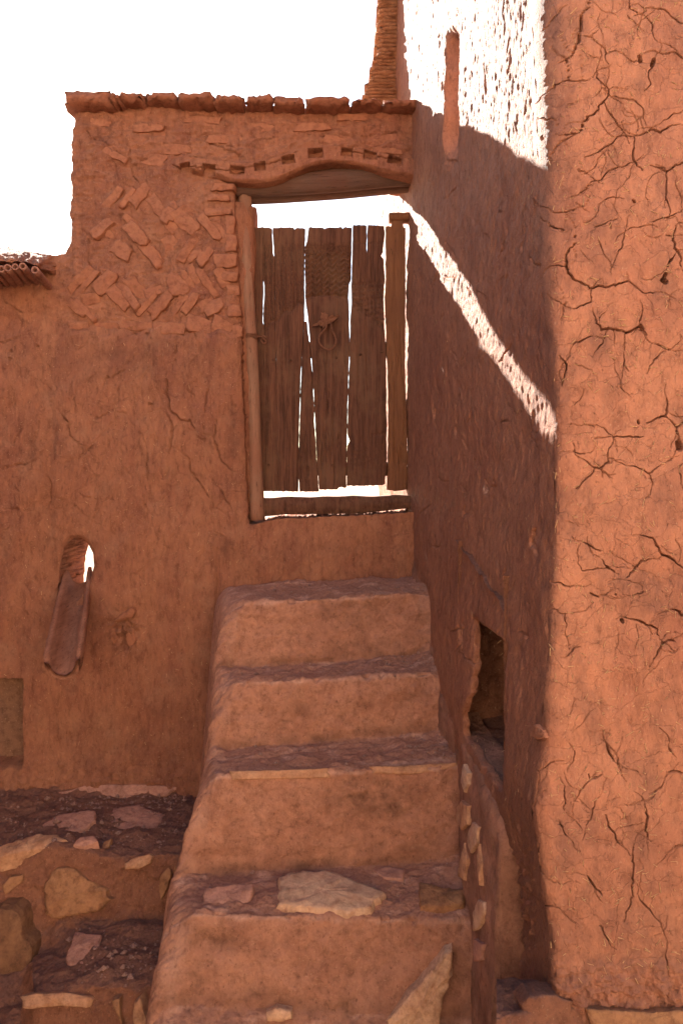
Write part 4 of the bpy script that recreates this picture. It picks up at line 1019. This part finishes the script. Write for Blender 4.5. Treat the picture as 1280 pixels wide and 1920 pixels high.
def carve_lo(X, Y): return -.016 * np.clip(np.abs(noise2(X / 9 + .25 * noise2(X / 30, Y / 40, 197), Y / 170, 196)) * -9 + 1.0, 0, 1) * sstep(600, 700, Y + noise2(X / 14, Y * 0, 198) * 90) * np.clip(noise2(X / 12, Y / 60, 199) * 1.5 + .5, 0, 1)
plank([(472, 420), (476, 560), (482, 700), (485, 930)], [(493, 420), (493.2, 520), (491, 600), (495, 615), (498, 930)], [(468, 427), (500, 426)], [(480, 921), (505, 921)], M_DOOR, 201, None)
plank([(492.5, 420), (493.8, 520), (495, 532), (493, 600), (494.4, 615), (497, 930)], [(509, 420), (510.5, 470), (513.5, 480), (521, 930)], [(490, 426), (512, 428)], [(496, 921), (525, 921)], M_DOOR, 202, carve_left)
plank([(511, 420), (512, 455), (513.8, 480), (521.3, 930)], [(573, 420), (571, 456), (570, 520), (570, 600), (566, 650), (563, 700), (559.5, 820), (558.5, 930)], [(505, 427), (550, 426), (553, 432), (556, 427), (575, 429)], [(520, 921), (560, 922)], M_DOOR, 203, carve_left)
plank([(570, 600), (566.8, 650), (564.2, 700), (560.8, 820), (558.5, 880), (562, 930)], [(575, 600), (581.5, 660), (587, 720), (589, 790), (592.5, 850), (598, 930)], [(565, 602), (580, 602)], [(560, 922), (600, 922)], M_DOOR, 204, carve_lo)
plank([(579, 420), (575.5, 452), (571.5, 462), (571.2, 520), (573, 570), (577.5, 600), (583, 660), (587, 720), (590.5, 790), (593, 850), (599, 930)], [(659.5, 420), (658, 520), (654, 531), (653.5, 560), (655.5, 640), (652, 740), (650.5, 820), (648.5, 930)], [(574, 426), (606, 427), (608, 431), (611, 427), (640, 426), (642, 429), (645, 426), (662, 427)], [(590, 918), (632, 918), (634, 914), (655, 914)], M_DOOR, 205, carve_mid)
plank([(661.6, 415), (659.6, 500), (658.3, 531), (659, 568), (656.2, 600), (656, 640), (652.6, 740), (651, 815), (655, 826), (650.5, 836), (649.5, 925)], [(687, 415), (687.5, 460), (688.2, 500), (688, 925)], [(660, 422), (690, 422)], [(645, 911), (695, 911)], M_DOOR, 206, carve_right)
plank([(689.4, 415), (688.2, 460), (687.0, 500), (686.6, 925)], [(719, 415), (721, 440), (718, 470), (713, 478), (719, 486), (721, 520), (719, 560), (721, 620), (723.5, 655), (724, 730), (725, 800), (725, 860), (720, 925)], [(685, 422), (710, 423), (722, 424)], [(680, 911), (715, 910), (725, 906)], M_DOOR, 207, carve_right)
plank([(722.8, 415), (723.5, 520), (721.8, 560), (724, 620), (724.5, 655), (727, 690), (728, 800), (727, 880), (725, 925)], [(760, 415), (760, 600), (759, 700), (763, 800), (763, 925)], [(720, 424), (734, 424), (735, 413), (755, 413), (756, 425), (764, 426)], [(722, 918), (740, 921), (765, 918)], M_STILE, 208, carve_lo, DD - .012, .05)
k = rough_box('stile_cap', U(729, 412, DD - .02), U(773, 397, DD - .02) + np.array([0, .07, 0]), M_STILE, None, 6, 3, 3, .0022, 41); keep(k, DOOR)
# back battens
for (y0, y1) in ((640, 668), (866, 892)):
    k = rough_box('batten', U(487, y1, 3.525), U(760, y0, 3.525) + np.array([0, .03, 0]), M_DOOR, None, 8, 3, 3, .002, y0); keep(k, DOOR)

def knocker():
    ox, oy, s = 550, 550, 9.846
    out = [(510, 350), (545, 372), (575, 352), (610, 385), (640, 398), (640, 445), (690, 412), (730, 402), (752, 430), (780, 442), (842, 402), (835, 435), (792, 470), (765, 500), (700, 548), (655, 565), (610, 560), (575, 620), (540, 655), (535, 600), (500, 612), (470, 562), (440, 602), (338, 606), (370, 575), (430, 565), (480, 500), (520, 490), (495, 450), (512, 400)]
    D = DD - .028
    P = [U(ox + x / s, oy + y / s, D) for x, y in out]; c = U(ox + 600 / s, oy + 480 / s, D - .01)
    n = len(P); V = [p - np.array([0, .006, 0]) * (1 + .6 * math.sin(i * 2.1)) for i, p in enumerate(P)] + [p + np.array([0, .012, 0]) for p in P] + [c]
    Fc = [(i, (i + 1) % n, 2 * n) for i in range(n)] + [(i, i + n, (i + 1) % n + n, (i + 1) % n) for i in range(n)]
    k = mkpoly('knocker', V, Fc, M_IRON); keep(k, DOOR)
    ring = [(618, 540), (608, 600), (590, 660), (540, 710), (490, 765), (465, 840), (480, 930), (540, 1000), (640, 1040), (720, 1020), (780, 940), (790, 860), (762, 770), (722, 700), (705, 630), (694, 550)]
    r = tube('ring', [U(ox + x / s, oy + y / s, D - .012) for x, y in ring], [.0048] * len(ring), M_IRON, None, 8, .1, 9, 1, 4)
    r.parent = k; r.matrix_parent_inverse = (DOOR.matrix_basis).inverted()
    r.matrix_parent_inverse = DOOR.matrix_basis.inverted() if False else k.matrix_parent_inverse.inverted() @ DOOR.matrix_basis.inverted()
knocker()
# nails
for i, (x, y) in enumerate([(583, 669), (630, 670), (716, 660), (676, 664), (544, 675), (512, 674), (503, 872), (540, 873), (622, 872), (576, 875), (667, 860), (735, 535), (740, 505)]):
    c = U(x, y, DD - .008); n = 8
    V = [c + np.array([math.cos(t) * .0075, 0.012, math.sin(t) * .006]) for t in np.linspace(0, 6.28, n, endpoint=False)] + [c + np.array([math.cos(t) * .006, -.002, math.sin(t) * .005]) for t in np.linspace(0, 6.28, n, endpoint=False)]
    Fc = [(j, (j + 1) % n, (j + 1) % n + n, j + n) for j in range(n)] + [tuple(range(n, 2 * n))]
    keep(mkpoly('nail', V, Fc, M_NAIL), DOOR)
# twisted wire hinge round the post
def coil(c, r, turns, w, n=40):
    return [np.array(c) + np.array([r * math.cos(t), r * math.sin(t) * 1.0, w * t / (6.28 * turns)]) for t in np.linspace(0, 6.28 * turns, n)]
c = U(471, 636, 3.43)
keep(tube('hinge_wire', coil(c, .037, 3, .022), [.003] * 40, M_IRON, None, 6, .1, 4, 1, 2), DOOR)
keep(tube('hinge_wire', [U(478, 634, 3.40), U(486, 630, 3.42), U(494, 634, 3.44), U(500, 640, 3.45), U(495, 645, 3.45), U(488, 638, 3.44), U(494, 628, 3.45), U(499, 633, 3.45)], [.004] * 8, M_IRON, None, 6, .1, 6, 1, 4), DOOR)

# ------------------------------------------------------------------ layered pier behind the wall
PIER = empty('layered_pier', tuple(U(720, 190, 3.95)))
tag(PIER, 'ragged pier of thin stacked layers rising above the coping, against the tower', 'pier')
def pier():
    rs = random.Random(3)
    y = 204.0; i = 0; D = 3.84
    while y > -60:
        h = rs.uniform(4.5, 9.0)
        left = np.interp(y, [-60, 0, 50, 100, 150, 185, 210], [712, 711, 706, 702, 690, 676, 668]) + rs.uniform(-5, 5)
        right = np.interp(y, [-60, 0, 190, 210], [782, 772, 748, 746]) 
        dd = D - .012 - rs.uniform(0, .02)
        a = U(left, y, dd); b = U(right + 20, y - h + .3, dd)
        o = rough_box('reed_layer', (a[0], dd, a[2]), (b[0], dd + .42, b[2]), M_REED, None, 9, 3, 3, .0032, 300 + i); keep(o, PIER)
        y -= h; i += 1
pier()

# ------------------------------------------------------------------ cane eave at the left
EAVE = empty('cane_eave', tuple(U(30, 520, 3.35)))
tag(EAVE, 'row of hollow canes under a mud cap jutting from the low wall at far left', 'eave')
def cane(a, b, r):
    a = np.array(a); b = np.array(b); n = 14
    T = (b - a) / np.linalg.norm(b - a); A = np.cross(T, [0, 0, 1.0]); A /= np.linalg.norm(A); B = np.cross(A, T)
    th = np.linspace(0, 2 * np.pi, n, endpoint=False); ring = lambda c, rr: [c + A * rr * math.cos(t) + B * rr * math.sin(t) for t in th]
    V = ring(b, r) + ring(a + T * .05, r * 1.03) + ring(a, r) + ring(a, r * .62) + ring(a + T * .12, r * .55)
    Fc = []
    for k in range(4):
        for i in range(n): Fc.append((k * n + i, k * n + (i + 1) % n, (k + 1) * n + (i + 1) % n, (k + 1) * n + i))
    Fc.append(tuple(4 * n + i for i in range(n)))
    return keep(mkpoly('cane', V, Fc, M_CANE, None, True), EAVE)
for i, (x, y) in enumerate([(-52, 506), (-38, 505), (-25, 505), (-11, 503), (3, 504), (15, 502), (29, 500), (43, 499), (66, 506)]):
    a = U(x, y, 3.08); b = U(x + 30, y + 36, 3.40)
    cane(a, b, .0150 + .001 * (i % 3))
def eave_mud():
    xs = np.linspace(-90, 108, 90); v = np.linspace(0, 1, 40)
    P = np.zeros((len(xs), len(v), 3))
    for i, x in enumerate(xs):
        prot = np.interp(x, [-90, 40, 72, 108], [.27, .26, .20, .0]); ytop = np.interp(x, [-90, 0, 40, 70, 108], [462, 463, 466, 474, 480]); ybot = np.interp(x, [-90, 45, 75, 108], [494, 494, 505, 520])
        f = np.sin(np.clip(v * 1.15, 0, 1) * np.pi / 2) * np.where(v > .9, 1 - (v - .9) * 2.5, 1)
        for j, q in enumerate(v):
            D = 3.38 - prot * f[j]
            p = U(x, ytop + (ybot - ytop) * q, D); P[i, j] = p
    N = grid_normals(P); X, Y = proj(P)
    s = np.sign(np.sum(N * np.array([0, -1, .5]), -1, keepdims=True)); N *= s
    P += N * (fbm(X / 22, Y / 14, 4, .6, 210) * .012)[..., None]
    o = mk('mud_cap', P.reshape(-1, 3), gridq(*X.shape), M_WALL); keep(o, EAVE)
eave_mud()

# ------------------------------------------------------------------ wooden water spout
def spout():
    a = U(150, 1082, 3.50); b = U(120, 1252, 2.93)
    T = b - a; L = np.linalg.norm(T); T /= L
    A = np.array([1.0, 0, 0]) - T * T[0]; A /= np.linalg.norm(A); B = np.cross(A, T); B = -B if B[2] < 0 else B
    n = 60; t = np.linspace(0, 1, n)
    prof = [(-.078, .052), (-.066, .058), (-.054, .050), (-.046, .000), (-.030, -.030), (0, -.038), (.030, -.030), (.046, .000), (.054, .050), (.066, .058), (.078, .052), (.076, .0), (.060, -.050), (.032, -.078), (0, -.085), (-.032, -.078), (-.060, -.050), (-.076, 0)]
    V = []; m = len(prof)
    for i in range(n):
        c = a + T * L * t[i]
        w = np.interp(t[i], [0, .5, 1], [.86, .98, 1.02]); end = sstep(.93, 1.0, t[i])
        for k, (x, y) in enumerate(prof):
            j = 1 + .05 * noise2(np.array(k * 1.3), np.array(t[i] * 8), 220)
            outer = k >= 11 or k in (0, 10)
            V.append(c + A * x * w * j * (1 - .10 * end * outer) + B * (y * j + (end * .012 if outer else 0) - .02 * end * (y > .03)) + T * (.010 * noise2(np.array(k * .9), np.array(3.3), 221)) * end)
    Fc = []
    for i in range(n - 1):
        for k in range(m):
            Fc.append((i * m + k, i * m + (k + 1) % m, (i + 1) * m + (k + 1) % m, (i + 1) * m + k))
    Fc.append(tuple((n - 1) * m + k for k in range(m))[::-1]); Fc.append(tuple(range(m)))
    o = mkpoly('water_spout', V, Fc, M_SPOUT, None, True)
    tag(o, 'hollowed wooden water spout poking out of the hole in the mud wall', 'spout')
spout()

# ------------------------------------------------------------------ stones on stairs, curb, ledges
ST = [([(382, 1672), (430, 1664), (478, 1662), (470, 1690), (440, 1712), (425, 1706), (380, 1698)], M_ROSE, .015, (0, -.25, 1)),
      ([(524, 1654), (560, 1642), (610, 1640), (655, 1652), (720, 1680), (700, 1706), (690, 1712), (660, 1718), (600, 1716), (560, 1712), (516, 1706)], M_PALE, .022, (0, -.10, 1)),
      ([(787, 1660), (820, 1668), (872, 1676), (870, 1700), (830, 1708), (786, 1708)], M_OCHRE, .018, (0, -.10, 1)),
      ([(698, 1634), (728, 1628), (758, 1634), (756, 1652), (720, 1650)], M_ROSE, .009, (0, -.05, 1)),
      ([(432, 1446), (520, 1444), (618, 1440), (615, 1458), (540, 1460), (440, 1462)], M_TAN, .010, (0, -1, .5)),
      ([(692, 1438), (760, 1436), (862, 1430), (840, 1442), (770, 1452), (700, 1450)], M_TAN, .010, (0, -1, .6)),
      ([(846, 1768), (832, 1772), (812, 1800), (770, 1845), (735, 1885), (698, 1925), (770, 1950), (822, 1925), (826, 1870), (846, 1810)], M_SLAB, .050, (-.05, -1, .15)),
      ([(500, 1890), (520, 1882), (548, 1888), (550, 1902), (525, 1910), (502, 1906)], M_SLAB, .03, (0, -1, .3)),
      ([(500, 1304), (560, 1300), (600, 1306), (596, 1312), (540, 1312)], M_ROSE, .004, (0, -1, .2)) if False else None]
for i, s in enumerate(ST):
    if s: plate('stone', S_STEP, s[0], s[1], STAIRS, up=s[2], sink=.035, rough=.07, seed=400 + i, normal=s[3], dome=.2)
CS = [([(874, 1432), (881, 1450), (880, 1470), (873, 1486), (867, 1468), (868, 1446)], M_PALE), ([(868, 1500), (880, 1512), (880, 1545), (868, 1556), (857, 1540), (860, 1514)], M_TAN), ([(890, 1540), (902, 1550), (898, 1582), (886, 1602), (880, 1580), (882, 1556)], M_PALE),
      ([(862, 1562), (868, 1580), (860, 1604), (852, 1592), (853, 1572)], M_ROSE), ([(874, 1580), (880, 1610), (874, 1650), (862, 1644), (866, 1610)], M_TAN), ([(902, 1584), (907, 1620), (904, 1660), (899, 1640), (899, 1600)], M_TAN),
      ([(901, 1686), (912, 1690), (912, 1714), (900, 1742), (890, 1744), (891, 1710)], M_PALE), ([(892, 1760), (910, 1770), (906, 1800), (893, 1802)], M_ROSE), ([(830, 1770), (838, 1790), (836, 1812), (828, 1800)], M_ROSE) if False else None]
for i, s in enumerate(CS):
    if s: plate('stone', S_CURB, s[0], s[1], STAIRS, up=.010, sink=.03, rough=.10, seed=430 + i)
LS = [([(84, 1660), (98, 1632), (118, 1622), (146, 1626), (172, 1646), (200, 1662), (214, 1684), (196, 1704), (150, 1714), (100, 1722), (88, 1712), (90, 1680)], M_OCHRE, .030, (0, -1, .35)),
      ([(0, 1695), (34, 1690), (46, 1700), (52, 1740), (66, 1770), (74, 1850), (66, 1930), (20, 1990), (-40, 1990), (-60, 1720)], M_BOULDER, .05, (0, -1, .25)),
      ([(8, 1658), (22, 1642), (46, 1638), (48, 1650), (30, 1664), (14, 1676)], M_OCHRE, .02, (0, -1, .3)),
      ([(236, 1618), (252, 1608), (284, 1600), (292, 1604), (284, 1618), (262, 1628), (238, 1628)], M_TAN, .022, (0, -1, .4)),
      ([(302, 1640), (318, 1622), (324, 1636), (316, 1664), (304, 1688), (300, 1670)], M_OCHRE, .022, (0, -1, .3)),
      ([(328, 1625), (346, 1610), (352, 1640), (340, 1672), (326, 1668)], M_OCHRE, .015, (0, -1, .3)),
      ([(76, 1552), (110, 1530), (182, 1522), (178, 1542), (150, 1562), (110, 1566)], M_ROSE, .012, (0, -.1, 1)),
      ([(196, 1538), (212, 1520), (260, 1512), (310, 1530), (290, 1562), (240, 1566), (212, 1552)], M_ROSE, .012, (0, -.1, 1)),
      ([(-20, 1600), (30, 1582), (70, 1570), (108, 1570), (128, 1580), (100, 1594), (60, 1600), (0, 1614)], M_TAN, .018, (0, -.25, 1)),
      ([(138, 1590), (150, 1576), (180, 1572), (186, 1584), (160, 1592)], M_ROSE, .018, (0, -.3, 1)),
      ([(188, 1598), (198, 1582), (212, 1576), (206, 1594)], M_OCHRE, .018, (0, -.4, 1)),
      ([(44, 1868), (70, 1860), (130, 1858), (176, 1866), (172, 1888), (120, 1884), (60, 1890), (42, 1884)], M_TAN, .030, (0, -1, .6)),
      ([(122, 1800), (142, 1752), (190, 1758), (186, 1800), (160, 1815), (130, 1812)], M_ROSE, .012, (0, -.15, 1)),
      ([(100, 1490), (160, 1472), (250, 1470), (330, 1476), (320, 1492), (240, 1504), (150, 1506)], M_ROSE, .016, (0, -1, .6)),
      ([(258, 1872), (270, 1860), (276, 1890), (290, 1918), (262, 1920), (256, 1900)], M_TAN, .03, (-.2, -1, .2)),
      ([(294, 1874), (330, 1882), (374, 1888), (376, 1904), (330, 1902), (300, 1888)], M_TAN, .03, (0, -1, .4)),
      ([(212, 1872), (228, 1868), (230, 1900), (236, 1926), (224, 1900)], M_OCHRE, .02, (0, -1, .3))]
for i, (p, m, up, nn) in enumerate(LS):
    plate('stone', S_LEDGE, p, m, LEDGE, up=up, sink=.05, rough=.08, seed=460 + i, normal=nn, dome=.3)
for i, (p, m, up, nn) in enumerate([([(1100, 1878), (1130, 1866), (1180, 1862), (1230, 1864), (1262, 1876), (1210, 1892), (1150, 1890)], M_PALE, .012, (0, -1, .8)), ([(1098, 1890), (1150, 1890), (1220, 1896), (1300, 1886), (1310, 1925), (1200, 1935), (1110, 1930)], M_OCHRE, .012, (0, -1, .35)),
       ([(974, 1880), (990, 1862), (1040, 1858), (1068, 1872), (1064, 1925), (980, 1930)], M_LEDGE, .02, (0, -1, .3)), ([(1072, 1862), (1084, 1858), (1090, 1880), (1082, 1896), (1070, 1888)], M_LEDGE, .014, (0, -1, .3))]):
    plate('stone', S_PLINTH, p, m, PLINTH, up=up, sink=.05, rough=.08, seed=500 + i, normal=nn, dome=.3)
plate('stone', S_TOW, [(996, 1362), (1008, 1358), (1022, 1368), (1026, 1382), (1008, 1386), (994, 1376)], M_TOWER, TOWER, up=.008, sink=.03, rough=.1, seed=520)

# ------------------------------------------------------------------ straw in the tower plaster, grit on the treads
def scatter_bits(name, surf, n, box, lens, thick, mat, parent, seed, upright=.35, lift=.0008, accept=None):
    rs = random.Random(seed); V = []; Fc = []
    for _ in range(n):
        px = rs.uniform(box[0], box[2]); py = rs.uniform(box[1], box[3])
        if accept and not accept(px, py): continue
        p, nn = surf.at(px, py, 5)
        if abs(proj(p)[0] - px) > 8: continue
        L = rs.uniform(*lens) * rs.choice([.5, .7, 1, 1, 1.4]); w = rs.uniform(*thick)
        a = rs.gauss(math.pi / 2, 1.0) if rs.random() < upright else rs.uniform(0, math.pi)
        e1 = np.cross([0, 0, 1.0], nn)
        if np.linalg.norm(e1) < .1: e1 = np.array([1.0, 0, 0])
        e1 /= np.linalg.norm(e1); e2 = np.cross(nn, e1)
        t = e1 * math.cos(a) + e2 * math.sin(a); b = np.cross(nn, t)
        tilt = rs.uniform(-.12, .12)
        c = p + nn * lift; k = len(V); t2 = t + nn * tilt
        for s, q in ((-.5, -.5), (.5, -.5), (.5, .5), (-.5, .5)): V.append(c + t2 * L * s + b * w * q)
        for s in (-.5, .5): V.append(c + t2 * L * s + nn * w * .7)
        Fc += [(k, k + 1, k + 5, k + 4), (k + 2, k + 3, k + 4, k + 5), (k + 1, k + 2, k + 5), (k + 3, k, k + 4)]
    o = mkpoly(name, V, Fc, mat, parent); o['kind'] = 'stuff'; return o
scatter_bits('straw', S_TOW, 650, (1030, 0, 1285, 1840), (.007, .018), (.0010, .0022), M_STRAW, TOWER, 21)
scatter_bits('straw', S_REV, 160, (790, 200, 1000, 1700), (.006, .014), (.0007, .0015), M_STRAW, TOWER, 22, .8)
scatter_bits('straw', S_WALL, 200, (10, 640, 450, 1400), (.006, .016), (.001, .002), M_STRAW, WALL, 23, .6)
def grit(surf, n, boxes, r, parent, seed):
    rs = random.Random(seed); V = []; Fc = []
    for _ in range(n):
        b = rs.choice(boxes); px = rs.uniform(b[0], b[2]); py = rs.uniform(b[1], b[3])
        p, nn = surf.at(px, py, 4)
        if nn[2] < .5: continue
        q = rs.uniform(*r) * rs.choice([.6, .8, 1, 1, 1.8]); k = len(V)
        ax = [np.array([q * rs.uniform(.7, 1.3), 0, 0]), np.array([0, q * rs.uniform(.7, 1.3), 0]), np.array([0, 0, q * rs.uniform(.5, 1)])]
        th = rs.uniform(0, 3)
        R = np.array([[math.cos(th), -math.sin(th), 0], [math.sin(th), math.cos(th), 0], [0, 0, 1]])
        ax = [R @ a for a in ax]; c = p + nn * q * .3
        V += [c + ax[0], c - ax[0], c + ax[1], c - ax[1], c + ax[2], c - ax[2]]
        for (i, j, l) in ((0, 2, 4), (2, 1, 4), (1, 3, 4), (3, 0, 4), (2, 0, 5), (1, 2, 5), (3, 1, 5), (0, 3, 5)): Fc.append((k + i, k + j, k + l))
    o = mkpoly('grit', V, Fc, M_GRIT, parent); o['kind'] = 'stuff'
grit(S_STEP, 420, [(430, 1384, 860, 1440), (440, 1228, 815, 1270), (460, 1085, 790, 1125), (380, 1612, 870, 1700), (760, 1370, 860, 1420), (700, 1225, 815, 1250)], (.0025, .006), STAIRS, 31)
grit(S_LEDGE, 420, [(0, 1490, 350, 1590), (130, 1740, 330, 1850), (0, 1490, 350, 1590), (100, 1490, 350, 1520)], (.003, .008), LEDGE, 32)
